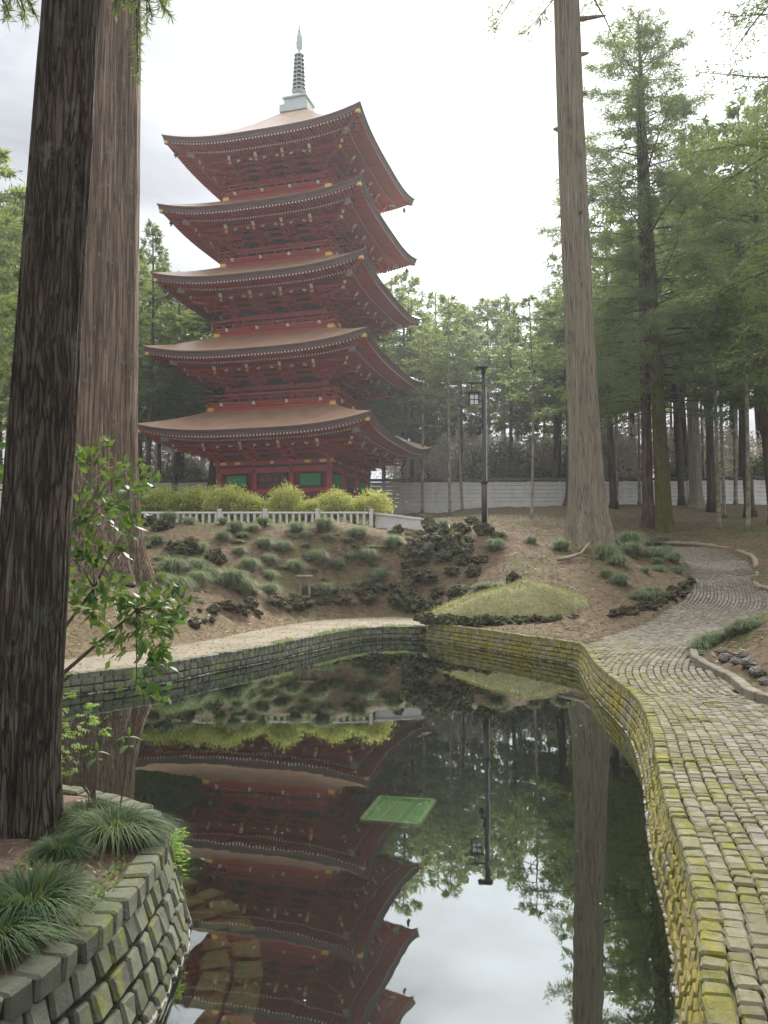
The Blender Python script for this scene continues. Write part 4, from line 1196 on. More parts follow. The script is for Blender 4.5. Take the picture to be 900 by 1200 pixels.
M_turfg = leafmat('turf_blades', [(.1, (.12, .12, .035)), (.5, (.23, .22, .08)), (1, (.35, .32, .15))], .3, big=1.2)
M_bark = barkmat('cedar_bark', [(.3, (.055, .036, .026)), (.5, (.150, .100, .072)), (.68, (.25, .180, .135))], .05, 9, .8, .05)
M_barkdk = barkmat('dark_mossy_bark', [(.34, (.026, .021, .016)), (.5, (.092, .074, .057)), (.7, (.19, .16, .125))], .10, 26, 1.0, .03, None, (.13, .145, .11))
M_barkgi = barkmat('giant_cedar_bark', [(.36, (.095, .060, .041)), (.5, (.235, .162, .115)), (.64, (.38, .285, .21))], .022, 15, 1.0, .05, None, (.28, .24, .20))
M_barkrt = barkmat('grey_brown_cedar_bark', [(.32, (.14, .11, .082)), (.5, (.29, .24, .19)), (.68, (.42, .37, .31))], .035, 10, .8, .04, (.24, .215, .14))  # bark paled, the glare veiling the knoll trunk put into its colour
M_barkms = barkmat('mossy_bark', [(.3, (.05, .04, .02)), (.5, (.12, .10, .05)), (.7, (.2, .17, .09))], .08, 12, .7, .03, (.12, .13, .022))
M_pole = barkmat('pale_young_bark', [(.3, (.28, .25, .19)), (.5, (.44, .40, .32)), (.7, (.58, .53, .45))], .07, 14, .4, .01, (.14, .15, .07))
M_barkfar = barkmat('far_bark', [(.3, (.05, .035, .028)), (.5, (.11, .08, .062)), (.7, (.19, .145, .115))], .06, 6, .6, .05)
M_twig = simple('twig', (.05, .037, .027), (.12, .09, .065), 8, .9)

def unit(a): return a / (np.linalg.norm(a, axis=-1, keepdims=True) + 1e-9)
def leaves(P, D, Ln, Wd, g):
    """pointed leaves: base P, direction D"""
    n = len(P); D = unit(D); U = unit(np.cross(D, g.normal(size=(n, 3))))
    Ln = np.asarray(Ln).reshape(-1, 1); Wd = np.asarray(Wd).reshape(-1, 1)
    m_ = P + D * Ln * .5
    V = np.stack([P, m_ + U * Wd * .5, P + D * Ln, m_ - U * Wd * .5], 1).reshape(-1, 3)
    return V, np.arange(4 * n).reshape(-1, 4)
def conifer(seed, Hh, base, Rr, nb, leaf=(.34, .085), dens=1.0, prof='cone', droop=.18, tr=.22, mat=None, bark=None, asc=.25, limb=True, trunkseg=10, bend=0.25, top=.05, trunk=True, lean=0., pw=.75):
    """trunk with limbs, and a crown of sprays of small leaves along drooping branches"""
    g = np.random.default_rng(seed); tm_ = MB()
    K = 16; bx_ = g.normal() * bend; by_ = g.normal() * bend
    ax = lambda z: np.array([lean * z + bx_ * math.sin(z / Hh * 3.1), by_ * math.sin(z / Hh * 2.7), z])
    zs = np.linspace(0, Hh, K)
    rad = [tr * (1 - z / Hh) ** .75 + .02 + tr * .55 * math.exp(-z / (tr * 2.2)) for z in zs]
    zs[1] = .5 * zs[1]
    if trunk: tm_.tube([tuple(ax(z)) for z in zs], rad, trunkseg)
    PP = []; DD = []; LL = []
    for i in range(nb):
        t = (i + g.uniform(.1, .9)) / nb; z = base + (Hh - base) * t
        if prof == 'cone': pr = (1 - t) ** pw * (1 if t > .12 else .6 + t * 3) + top
        elif prof == 'round': pr = math.sqrt(max(.02, 1 - (2 * t - .85) ** 2 * .85)) * (.65 if t > .93 else 1)
        else: pr = (1 - t) ** .5 * .8 + .2
        Lb = Rr * pr * g.uniform(.62, 1.15)
        az = i * 2.399 + g.uniform(-.5, .5); pt = asc * (t * 1.6 - .25) + g.normal() * .1
        o = ax(z); dh = np.array([math.cos(az), math.sin(az), 0])
        side = np.array([-dh[1], dh[0], 0])
        s_ = np.linspace(0, 1, 7)
        br = o + dh * (s_ * Lb)[:, None] * math.cos(pt) + np.array([0, 0, 1]) * ((s_ * math.sin(pt) - droop * s_ ** 2 + droop * .5 * s_ ** 4) * Lb)[:, None] + side * (np.sin(s_ * 3) * .06 * Lb * g.normal())[:, None]
        if limb: tm_.tube([tuple(p) for p in br[::2]], [max(.012, .028 * Lb / 3 + .012) * (1 - .8 * k / 3) for k in range(4)], 4, 0, False)
        nt_ = max(5, int(Lb * 6.5 * dens))
        ts = g.uniform(.22, 1.0, nt_) ** .8
        tp = np.stack([np.interp(ts, s_, br[:, k]) for k in range(3)], 1)
        sg = np.where(g.uniform(size=nt_) < .5, -1, 1)
        td = dh * g.uniform(.3, 1.0, (nt_, 1)) + side * (sg * g.uniform(.25, 1.0, nt_))[:, None] + np.array([0, 0, 1]) * g.normal(-.08, .28, (nt_, 1))
        tl = (.22 + .26 * (1 - ts)) * g.uniform(.6, 1.3, nt_) * min(1.6, .5 + Lb * .28)
        m_ = 11
        q_ = g.uniform(0, 1, (nt_, m_, 1))
        P_ = tp[:, None] + unit(td)[:, None] * (q_ * tl[:, None, None] * 1.6) + g.normal(0, .055, (nt_, m_, 3)) * leaf[0] / .3
        D_ = unit(td)[:, None] * .9 + g.normal(0, .55, (nt_, m_, 3)) + np.array([0, 0, -.12])
        PP.append(P_.reshape(-1, 3)); DD.append(D_.reshape(-1, 3)); LL.append(np.full(nt_ * m_, 1.0))
    P_ = np.concatenate(PP); D_ = np.concatenate(DD); n = len(P_)
    V, F = leaves(P_, D_, leaf[0] * g.uniform(.55, 1.25, n), leaf[1] * g.uniform(.6, 1.3, n), g)
    return tm_.me('trunk', bark or M_bark, True), mesh('crown', V, F, mat or M_sugi)
def broad(seed, Hh, Rr, clumps, per, leaf, mat, bark, base=.35, stems=1, cl=.55, tr=.14, squash=.8, sp=.33):
    """broadleaf or shrub crown: many small clumps of leaves on forked limbs"""
    g = np.random.default_rng(seed); tm_ = MB()
    C_ = []
    while len(C_) < clumps:
        p = g.uniform(-1, 1, 3)
        r = np.linalg.norm(p)
        if r > 1 or r < .35 and g.uniform() < .6: continue
        C_.append(p * np.array([Rr, Rr, (1 - base) * Hh / 2 * 1.0]) + np.array([0, 0, Hh * (1 + base) / 2]))
    C_ = np.array(C_)
    for s_ in range(stems):
        a = g.uniform(0, 6.3); off_ = np.array([math.cos(a), math.sin(a), 0]) * Rr * (.25 if stems > 1 else 0)
        tm_.tube([tuple(off_ * .3), tuple(off_ * .8 + np.array([g.normal() * .08 * Hh * .3, g.normal() * .08 * Hh * .3, Hh * .4])), tuple(off_ * 1.2 + np.array([0, 0, Hh * .75]))], [tr, tr * .6, tr * .2], 7)
    for c_ in C_[:: max(1, len(C_) // 40)]:
        st = np.array([g.normal() * .05, g.normal() * .05, Hh * base * g.uniform(.5, 1.2)])
        md = (st + c_) / 2 + np.array([0, 0, .08 * Hh])
        tm_.tube([tuple(st), tuple(md), tuple(c_)], [tr * .35, tr * .22, tr * .08], 4, 0, False)
    n = len(C_) * per
    P_ = np.repeat(C_, per, 0) + g.normal(0, 1, (n, 3)) * cl * np.array([1, 1, squash]) * sp * 1.5
    D_ = g.normal(0, 1, (n, 3)) + np.array([0, 0, .25])
    V, F = leaves(P_, D_, leaf[0] * g.uniform(.6, 1.3, n), leaf[1] * g.uniform(.6, 1.3, n), g)
    return tm_.me('trunk', bark, True), mesh('crown', V, F, mat)
def plant(kind, name, label, cat_, x, y, sc=1, rz=0, group=None, z=None, parts=('trunk', 'crown'), sink=.12, tilt=(0, 0)):
    t = thing(name, label, cat_, (x, y, (hg1(x, y) if z is None else z) - sink), (tilt[0], tilt[1], rz), sc, group)
    for k, p in enumerate(parts): ob(p, kind[k], t)
    return t
q = random.Random(2024)
KA = [conifer(101, 25, 9.5, 3.4, 78, (.42, .12), .85, 'cone', .16, .26, M_sugi, M_barkfar), conifer(102, 26, 11, 3.1, 74, (.42, .12), .9, 'cone', .2, .24, M_sugi, M_barkfar), conifer(103, 23, 8, 3.8, 74, (.40, .13), .9, 'round', .12, .25, M_sugilt, M_barkfar), conifer(104, 22, 6.5, 3.6, 80, (.40, .13), .9, 'round', .2, .22, M_sugilt, M_barkfar)]
KD = [conifer(111, 22, 8.5, 3.4, 70, (.40, .12), .9, 'cone', .2, .26, M_dark, M_barkfar), conifer(112, 19, 7.5, 3.2, 66, (.40, .12), .9, 'round', .2, .24, M_blue, M_barkfar)]
KP = [conifer(121, 15, 9.2, 1.7, 34, (.30, .08), .9, 'cone', .22, .075, M_sugilt, M_pole, trunkseg=8, bend=.12), conifer(122, 14, 7.8, 1.9, 34, (.30, .08), .9, 'round', .2, .07, M_blue, M_pole, trunkseg=8, bend=.1)]
KB = [broad(131, 4.2, 2.1, 110, 42, (.24, .12), M_dark, M_twig, .12, 3, .8, .09), broad(132, 3.4, 1.9, 100, 42, (.22, .12), M_sugilt, M_twig, .12, 3, .8, .08)]
KC = [broad(141, 7, 3.4, 150, 40, (.20, .15), M_cherry, M_barkfar, .35, 2, .8, .16)]

# forest behind the wall
g = np.random.default_rng(5)
spots = []
def far_ok(x, y): return all((x - a) ** 2 + (y - b) ** 2 > 2.6 ** 2 for a, b in spots)
n = 0
for row, (Y, st, mixk) in enumerate(((63.5, 4.2, 0), (69, 4.5, 1), (76, 4.6, 2))):
    x = -.56 * Y
    while x < .58 * Y:
        xx = x + g.uniform(-.9, .9); yy = Y + g.uniform(-1.6, 1.6)
        if yy < 61.6: yy = 61.6
        px_ = 450 + FPX * xx / yy
        x += st * g.uniform(.8, 1.25)
        if not far_ok(xx, yy): continue
        spots.append((xx, yy))
        dense = px_ > 640
        r_ = g.uniform()
        if dense: kd = KD[int(r_ * 2)] if r_ < .8 and row < 3 else KA[int(g.uniform() * 4)]
        else: kd = KA[int(r_ * 4)] if g.uniform() < .85 else KD[1]
        # the skyline: lower between pagoda and tall cedar, higher to the right
        sky_y = np.interp(px_, [-60, 60, 160, 250, 430, 480, 560, 640, 720, 800, 960], [225, 235, 285, 330, 335, 345, 352, 345, 270, 215, 160])
        zt = AT(px_, sky_y + abs(g.normal(0, 1)) * 34, yy).z - h(xx, yy)
        Hk = {id(KA[0]): 25, id(KA[1]): 26, id(KA[2]): 23, id(KA[3]): 22, id(KD[0]): 22, id(KD[1]): 19}[id(kd)]
        sc = float(np.clip(zt / Hk, .55, 1.5))
        lab = 'tall forest cedar with dark trunk in the wood behind the white wall' if kd in KD else 'light green forest cedar in the wood behind the white wall'
        plant(kd, 'cedar_tree', lab, 'tree', xx, yy, (sc * g.uniform(.9, 1.15), sc * g.uniform(.9, 1.15), sc), g.uniform(0, 6.3), 'dark cedars of the wood behind the wall' if kd in KD else 'light cedars of the wood behind the wall')
        n += 1
for px_, Y in ((500, 66), (590, 64), (640, 66), (800, 63.5), (905, 63), (215, 66), (10, 63), (700, 67)):
    x = (px_ - 450) / FPX * Y
    plant(KB[q.randrange(2)], 'bush', 'leafy bush rising just behind the white wall', 'bush', x, Y, q.uniform(.8, 1.3), q.uniform(0, 6), 'bushes behind the wall')
for px_, Y, s_ in ((505, 67, .9), (640, 68, .9), (715, 64, .8), (220, 66, .9), (485, 70, .9), (555, 68, 1.1), (610, 69, 1.0), (690, 66, 1.1), (745, 70, 1.2), (660, 71, 1), (525, 72, 1.2), (820, 68, 1.1), (190, 67, 1.1), (870, 70, 1.0)):
    plant(KC[0], 'cherry_tree', 'pale blossoming cherry glimpsed between trunks behind the white wall', 'tree', (px_ - 450) / FPX * Y, Y, s_, q.uniform(0, 6), 'cherries behind the wall')

# slender trees in front of the wall
NTH = ['first', 'second', 'third', 'fourth', 'fifth', 'sixth', 'seventh', 'eighth', 'ninth', 'tenth', 'eleventh', 'twelfth']
def yc_label(px):
    xs_ = sorted(a[0] for a in YC)
    for lo, hi, frm, to, rev in ((0, 300, 'pagoda', 'giant trunk', True), (300, 568, 'lamp post', 'pagoda', True), (568, 690, 'lamp post', 'knoll trunk', False), (690, 800, 'knoll trunk', 'flared grey trunk', False), (800, 999, 'flared grey trunk', 'path bend cedars', False)):
        if lo <= px < hi:
            l_ = [a for a in xs_ if lo <= a < hi]
            if rev: l_ = l_[::-1]
            return '%s slender pale young cedar counted from the %s towards the %s' % (NTH[l_.index(px)], frm, to)
YC = ((527.5, 604, 4, 0), (542, 598, 4, 1), (573, 590, 5, 0), (623, 607, 4, 1), (707, 586, 5, 0), (723, 593, 5, 1), (749, 591, 4, 0), (843, 620, 6, 1), (849, 607, 5, 0), (877, 622, 6, 0), (895, 590, 6, 1), (450, 592, 5, 0), (462, 590, 5, 1), (495, 601, 4, 0), (604, 592, 4, 1), (480, 594, 4, 1), (512, 590, 4, 0), (558, 588, 4, 1), (588, 588, 4, 0), (640, 592, 4, 0), (735, 588, 5, 1), (790, 590, 5, 0), (828, 590, 4, 1), (862, 592, 5, 0), (170, 588, 4, 1), (182, 586, 5, 0), (212, 586, 4, 1))
for px_, py, w, kind in YC:
    p = march(px_, py); s_ = w * p.y / FPX / .19
    zt = max(12, AT(px_, q.uniform(330, 400), p.y).z - p.z)
    plant(KP[kind], 'young_cedar', yc_label(px_), 'tree', p.x, p.y, (s_ * .9 + .1, s_ * .9 + .1, zt / (15 if kind == 0 else 14)), q.uniform(0, 6), 'slender young cedars before the wall', p.z)
# left of the pagoda and beyond the giant trunk
for px_, Y, kd, H_, y_top, lab in ((20, 40, KA[3], 22, 215, 'airy light green tree between the dark leaning trunk and the wood'), (-40, 34, KA[2], 23, 150, 'tall light green tree at the outer end of the slope by the giant trunk'), (60, 52, KA[2], 23, 250, 'airy light green tree right behind the giant trunk'),
                                   (172, 50, KA[1], 26, 262, 'narrow cedar with layered foliage beside the giant trunk'), (240, 70, KA[2], 23, 330, 'pale yellow green tree seen behind the pagoda roofs'), (470, 66, KA[2], 23, 318, 'pale yellow green tree seen behind the pagoda roofs')):
    x = (px_ - 450) / FPX * Y * 1.01; zt = AT(px_, y_top, Y).z - h(x, Y)
    s_ = zt / H_
    plant(kd, 'cedar_tree', lab, 'tree', x, Y, (s_ * .95, s_ * .95, s_), q.uniform(0, 6), lab)
for px_, Y, w, yt, lab in ((200, 58, 8, 320, 'pale slim cedar trunk seen left of the pagoda wall above the hedge'), (246, 57, 20, 350, 'stout brown cedar trunk standing close behind the pagoda corner post'), (430, 57.5, 14, 345, 'brown cedar trunk behind the pagoda beside its last window'), (662, 61.8, 12, 340, 'dark twin cedar trunk behind the wall, the one next to the knoll trunk'), (649, 61.9, 12, 352, 'dark twin cedar trunk behind the wall, the one nearer the lamp post'), (801, 61.6, 12, 200, 'dark cedar trunk behind the wall beside the flared grey trunk'), (188, 61, 6, 300, 'thin cedar trunk between the giant trunk and the hedge')):
    x = (px_ - 450) / FPX * Y; s_ = w * Y / FPX / .5; zt = AT(px_, yt, Y).z - h(x, Y)
    plant(KA[1], 'cedar_tree', lab, 'tree', x, Y, (s_ * .9, s_ * .9, zt / 26), q.uniform(0, 6))

# ------------------------------------------------------------------ the great trunks
def great(seed, Hh, r0, r1, flare, lean, nu, nv, amp, lobes=7, curve=(0, 0), fl=.9):
    g = np.random.default_rng(seed); zs = np.linspace(0, 1, nv) ** 1.35 * Hh; a = np.linspace(0, 2 * np.pi, nu, endpoint=False)
    A, Z = np.meshgrid(a, zs)
    rr = r1 + (r0 - r1) * (1 - Z / Hh) ** .9 + flare * np.exp(-Z / fl)
    ph = g.uniform(0, 6.3, 4)
    rr *= 1 + (.10 * np.exp(-Z / (fl * 2)) + .015) * np.cos(lobes * A + ph[0] + .15 * Z) + .02 * np.cos(3 * A + ph[1])
    ca = np.cos(A) * nu / 8; sa = np.sin(A) * nu / 8
    f1 = vnoise(ca * 2.2 + 50 + sa, sa * 2.2 + Z * .7 + 50, seed) * .6 + vnoise(ca * 5 + 90 - sa * 2, sa * 5 + Z * 1.6, seed + 3) * .4
    rr *= 1 + amp * (f1 - .5)
    X = rr * np.cos(A) + lean[0] * Z + curve[0] * np.sin(Z / Hh * math.pi); Yy = rr * np.sin(A) + lean[1] * Z + curve[1] * np.sin(Z / Hh * math.pi)
    ix = np.arange(nu * nv).reshape(nv, nu)
    F = np.stack([ix[:-1], np.roll(ix, -1, 1)[:-1], np.roll(ix, -1, 1)[1:], ix[1:]], -1).reshape(-1, 4)
    return np.stack([X, Yy, Z], -1).reshape(-1, 3), F
def crown_at(seed, z0, Hh, Rr, nb, lean, leaf, mat, dens=.9, asc=.2, droop=.25, bark=None):
    tmm, cr_ = conifer(seed, Hh, z0, Rr, nb, leaf, dens, 'cone', droop, .1, mat, bark or M_twig, asc)
    return tmm, cr_
# dark trunk on the near bank
t1 = Vector((-1.80, 4.0, 0)); t1.z = hb(t1.x, t1.y) - .12
V, F = great(1, 9, .170, .088, .06, (.040, .0), 150, 300, .16, 6, (0, 0), .28)
tr1 = thing('cedar_tree', 'dark rough leaning trunk rooted on the planted bank', 'tree', t1)
ob('trunk', mesh('trunk', V, F, M_barkdk, True), tr1)
tm_, cr_ = conifer(201, 11.5, 6.3, 2.6, 46, (.10, .014), 1.5, 'cone', .3, .05, M_blue, M_twig, .1, bend=0, trunk=False, lean=.04)
ob('limbs', tm_, tr1); ob('crown', cr_, tr1)
def needle_spray(seed, pts, nd_=9, ln=.055, wd=.006, spread=.05):
    g = np.random.default_rng(seed); b = MB(); PP = []; DD = []
    for P in pts:
        P = np.array(P); cl_ = smoothline([tuple(p) for p in P], .02)
        b.tube([tuple(p) for p in cl_[::3]], .004, 4, 0, False)
        d_ = np.gradient(cl_, axis=0)
        for p, dd in zip(cl_[len(cl_) // 4:], d_[len(cl_) // 4:]):
            k = nd_; PP.append(np.repeat(p[None], k, 0)); DD.append(unit(dd)[None] * .8 + g.normal(0, .7, (k, 3)))
    P_ = np.concatenate(PP); D_ = np.concatenate(DD); n = len(P_)
    V, F = leaves(P_, D_, ln * g.uniform(.6, 1.3, n), wd * g.uniform(.8, 1.3, n), g)
    return b.me('twig', M_twig), mesh('needles', V, F, M_blue)
def sprays_from(px, py, Y, n, ln, seed, drop=.8):
    g = np.random.default_rng(seed); o = AT(px, py, Y); out = []
    for k in range(n):
        d_ = np.array([g.normal() * .6, g.normal() * .6, -drop + g.normal() * .3]); d_ /= np.linalg.norm(d_)
        s_ = np.array(o) + np.array([g.normal() * .05, g.normal() * .05, g.uniform(0, .1)])
        out.append([s_, s_ + d_ * ln * .5 + np.array([0, 0, .02]), s_ + d_ * ln * g.uniform(.8, 1.2)])
    return out
root = np.array(t1) + np.array([.04 * 5, 0, 5.0])
P = []
for (px_, py_, Y, n_, ln_, sd) in ((22, -12, 4.6, 6, .16, 1), (8, 0, 4.4, 4, .12, 2), (172, -8, 4.5, 7, .17, 3), (190, -2, 4.7, 5, .14, 4), (160, -16, 4.3, 5, .16, 5), (150, -20, 4.3, 4, .14, 9)): P += sprays_from(px_, py_, Y, n_, ln_, sd)
P += [[root, np.array(AT(135, -45, 4.3)), np.array(AT(160, -20, 4.4)), np.array(AT(163, 40, 4.4))], [root, np.array(AT(60, -45, 4.4)), np.array(AT(22, -12, 4.6))], [np.array(AT(160, 10, 4.4)), np.array(AT(161, 60, 4.42)), np.array(AT(162, 92, 4.42))]]
a_, b__ = needle_spray(7, [[p - np.array(t1) for p in L_] for L_ in P], 8)
ob('hanging_twigs', a_, tr1); ob('needle_sprays', b__, tr1)
# giant trunk on the slope
p2 = Vector((AT(113, 672, 19.0).x, 19.3, 0)); p2.z = hg1(p2.x, p2.y) - .35
V, F = great(2, 34, .80, .34, .46, (.004, 0), 200, 260, .045, 11, (0, 0), .95)
tr2 = thing('cedar_tree', 'giant reddish cedar trunk with flared base at the foot of the slope', 'tree', p2)
ob('trunk', mesh('trunk', V, F, M_barkgi, True), tr2)
tm_, cr_ = conifer(202, 36, 19.5, 5.5, 70, (.26, .05), .8, 'cone', .2, .1, M_sugi, M_twig, bend=0, trunk=False, lean=.004)
ob('limbs', tm_, tr2); ob('crown', cr_, tr2)
# tall trunk on the knoll
p3 = Vector((AT(691, 637, 27).x, 27.0, 0)); p3.z = hg1(p3.x, p3.y) - .3
V, F = great(3, 33, .52, .36, .42, (-.019, 0), 160, 260, .05, 9, (-.15, 0), 1.3)
tr3 = thing('cedar_tree', 'tall straight cedar trunk with broad root flare on the soil knoll', 'tree', p3)
ob('trunk', mesh('trunk', V, F, M_barkrt, True), tr3)
tm_, cr_ = conifer(203, 35, 19.8, 5.2, 70, (.24, .045), 1.0, 'cone', .3, .1, M_blue, M_twig, .1, bend=0, trunk=False, lean=-.019)
ob('limbs', tm_, tr3); ob('crown', cr_, tr3)
for z, a, L_ in ((6.4, 3.3, .12), (14.6, 3.0, .14), (17.3, .1, .3), (11.4, -1.4, .16), (15.9, .2, .2), (18.6, .15, 1.0)):
    c_ = Vector((-.019 * z - .15 * math.sin(z / 33 * math.pi), 0, z)); r_ = .36 + .16 * (1 - z / 33) ** .9
    d_ = Vector((math.cos(a), math.sin(a), .25))
    b = MB(); b.tube([c_ + d_ * (r_ * .7), c_ + d_ * (r_ + L_ * .5), c_ + d_ * (r_ + L_)], [.10, .07, .035], 7)
    ob('branch_stub', b.me('stub', M_barkrt, True), tr3)
# companions of the tall trunk
for px_, py_, w, lean, H_, bk, lab in ((760, 618, 13, -.002, 24, M_bark, 'straight brown cedar trunk beside the mossy leaning one'), (816, 594, 15, -.012, 26, M_barkrt, 'flared grey cedar trunk close to the white wall'), (671, 592, 15, 0, 25, M_bark, 'brown cedar trunk half hidden behind the tall knoll trunk')):
    p = march(px_, py_); r_ = w * p.y / FPX / 2
    V, F = great(int(px_), H_, r_, r_ * .45, r_ * .7, (lean, 0), 48, 60, .08, 6, (0, 0), .5)
    t = thing('cedar_tree', lab, 'tree', p - Vector((0, 0, .2))); ob('trunk', mesh('trunk', V, F, bk, True), t)
    tm_, cr_ = conifer(int(px_) + 7, H_, 10.5, 3.0, 60, (.32, .085), .9, 'cone', .2, .08, M_sugi, M_twig, bend=0, trunk=False, lean=lean)
    ob('limbs', tm_, t); ob('crown', cr_, t)
# the full conifer with the mossy trunk
p4 = march(779, 622); r_ = 19 * p4.y / FPX / 2
Hc = AT(760, 22, p4.y).z - p4.z
V, F = great(44, Hc, r_, .05, r_ * .5, (-.03, 0), 56, 110, .08, 5, (.0, 0), .5)
t = thing('cedar_tree', 'full feathery conifer with leaning mossy trunk beside the stone path', 'tree', p4 - Vector((0, 0, .2)))
ob('trunk', mesh('trunk', V, F, M_barkms, True), t)
tm_, cr_ = conifer(205, Hc, 6.2, 6.0, 165, (.23, .038), 2.6, 'cone', .10, .05, M_blue, M_twig, .35, top=.15, bend=0, trunk=False, lean=-.03, pw=.6)
ob('limbs', tm_, t); ob('crown', cr_, t)
# trees just right of the view whose branches reach in
KR = conifer(206, 21, 6.5, 4.3, 84, (.17, .03), 1.7, 'round', .22, .24, M_dark, M_bark, .15)
KR2 = conifer(207, 20, 5.5, 4.4, 84, (.24, .05), 1.3, 'round', .22, .22, M_sugi, M_bark, .15)
plant(KR, 'cedar_tree', 'dark cedar whose branches hang into view above the planted bed', 'tree', 11.3, 18.5, 1, .6)
plant(KR2, 'cedar_tree', 'leafy cedar close beside the log edging of the path bend', 'tree', 18.0, 31, 1.05, 2.0, 'cedars beyond the path bend')
plant(KR2, 'cedar_tree', 'taller leafy cedar set back behind the one beside the log edging', 'tree', 19.5, 40, 1.1, 4.0, 'cedars beyond the path bend')
for px_, Y, kd, H_, y_top, lab in ((835, 50, KD[0], 22, 140, 'dense dark cedar rising behind the flared grey trunk'), (880, 46, KD[1], 19, 120, 'dense blue green cedar on the grass strip beyond the path bend'), (720, 54, KD[1], 19, 235, 'dense blue green cedar between the knoll trunk and the white wall'), (800, 56, KA[0], 25, 200, 'tall cedar close to the wall behind the mossy leaning trunk'), (915, 52, KD[0], 22, 100, 'dense dark cedar near the wall beyond the blue green one')):
    x = (px_ - 450) / FPX * Y; zt = AT(px_, y_top, Y).z - h(x, Y); s_ = zt / H_
    plant(kd, 'cedar_tree', lab, 'tree', x, Y, (s_ * .85, s_ * .85, s_), q.uniform(0, 6), 'dense cedars between path and wall')
# trees behind the camera side, seen only in their shade
# ------------------------------------------------------------------ hedge
KH = [broad(151 + k, 2.1, .95, 95, 46, (.13, .06), M_hedge, M_twig, .22, 6, .42, .03, .8, .30) for k in range(3)]
x = -9.1; k = 0
while x < -.22:
    y = 28.8 + q.uniform(-.15, .15) + (.5 if x < -6.0 else 0)
    zt = AT(450 + FPX * x / y, (568 if x < -5.9 else 575) + q.uniform(-6, 8), y).z
    zg = 3.08
    s_ = (zt - zg) / 2.1
    plant(KH[k % 3], 'hedge_shrub', 'yellow green leafy shrub of the hedge in front of the pagoda', 'shrub', x, y, (q.uniform(.55, .78), q.uniform(.55, .7), s_ * q.uniform(.9, 1.1)), q.uniform(0, 6), 'hedge shrubs before the pagoda', zg, ('stems', 'foliage'), .1)
    x += q.uniform(.5, .74); k += 1

# ------------------------------------------------------------------ grass tufts
def tuft(seed, n, Hh, Rr, w, seg, mat):
    g = np.random.default_rng(seed)
    a = g.uniform(0, 2 * np.pi, n); lean_ = g.uniform(.12, 1.0, n) ** .6; L_ = Hh * g.uniform(.65, 1.15, n)
    bs = np.stack([np.cos(a), np.sin(a), np.zeros(n)], 1) * (g.uniform(0, 1, n) ** .7 * Rr * .35)[:, None]
    dirh = np.stack([np.cos(a + g.normal(0, .3, n)), np.sin(a + g.normal(0, .3, n)), np.zeros(n)], 1)
    side = np.stack([-dirh[:, 1], dirh[:, 0], np.zeros(n)], 1)
    rows = []
    for k in range(seg + 1):
        t = k / seg; out_ = lean_ * Rr * (t ** 1.4) * 1.1; up_ = L_ * (t * (1 + .7 * lean_) - t * t * (.1 + 1.48 * lean_))
        c_ = bs + dirh * out_[:, None] + np.array([0, 0, 1]) * up_[:, None]
        ww = w * (1 - t) ** .6 * (.7 + .3 * (t < .6)) + .0004
        rows.append(np.stack([c_ - side * ww / 2, c_ + side * ww / 2], 1))
    V = np.stack(rows, 1).reshape(n, -1, 3); m_ = (seg + 1) * 2
    F = []
    for k in range(seg): F.append(np.array([2 * k, 2 * k + 1, 2 * k + 3, 2 * k + 2]))
    F = (np.arange(n)[:, None, None] * m_ + np.array(F)[None]).reshape(-1, 4)
    return mesh('tuft', V.reshape(-1, 3), F, mat)
TU = [tuft(300 + k, 900, .66, .50, .016, 5, M_tuft) for k in range(4)]; TD = [tuft(310, 420, .62, .5, .02, 4, M_tuftdry)]
def put_tuft(px, py, wpx, label, group, pool=TU, asp=1.0):
    p = march(px, py + wpx * .30); s_ = wpx * p.y / FPX / .82
    return thing('grass_tuft', label, 'grass tuft', p - Vector((0, 0, .05)), (0, 0, q.uniform(0, 6.3)), (s_, s_, s_ * asp * q.uniform(1.15, 1.5)), group, q.choice(pool))
for x, y, w in ((110, 105, 50), (160, 110, 40), (75, 160, 50), (250, 110, 34), (285, 130, 48), (250, 155, 42), (355, 115, 42), (360, 168, 52), (410, 180, 44), (445, 125, 54), (515, 125, 62), (528, 155, 34), (608, 140, 58), (500, 205, 54), (440, 230, 50), (552, 225, 46), (630, 200, 54), (700, 170, 48), (660, 255, 56), (525, 288, 48), (378, 292, 46), (370, 250, 46), (370, 215, 48), (320, 225, 58), (275, 265, 80), (310, 290, 64), (190, 180, 44), (120, 235, 74), (180, 225, 56), (130, 285, 84), (185, 265, 66), (295, 190, 38), (330, 130, 36), (470, 150, 34), (220, 250, 50), (90, 260, 50), (590, 205, 36)):
    put_tuft(150 + x / 2.25, 560 + y / 2.25, w / 2.25, 'round grass tuft growing on the soil slope below the balustrade', 'grass tufts on the slope below the balustrade')
for x, y, w in ((190, 250, 95), (295, 200, 95), (300, 235, 85), (245, 280, 75), (190, 345, 60), (255, 370, 70), (390, 205, 48), (450, 195, 62), (415, 255, 78), (410, 290, 40), (425, 322, 42), (360, 328, 38), (490, 280, 56), (505, 325, 56), (390, 420, 84), (340, 440, 66), (0, 225, 62), (455, 245, 50)):
    put_tuft(660 + x / 3.75, 580 + y / 3.75, w / 3.75 * 1.3, 'green grass tuft growing on the soil knoll around the tall trunk', 'grass tufts on the knoll')
put_tuft(660 + 105 / 3.75, 580 + 235 / 3.75, 21, 'straw coloured dry grass tuft at the foot of the tall trunk', None, TD)
for x, y, w in ((60, 75, 52), (195, 68, 50), (10, 140, 46), (385, 155, 78), (525, 135, 54), (630, 155, 66), (410, 115, 40)):
    put_tuft(460 + x / 3.214, 590 + y / 3.214, w / 3.214, 'grass tuft growing among the black lava rocks and the knoll top', 'grass tufts by the lava rocks')
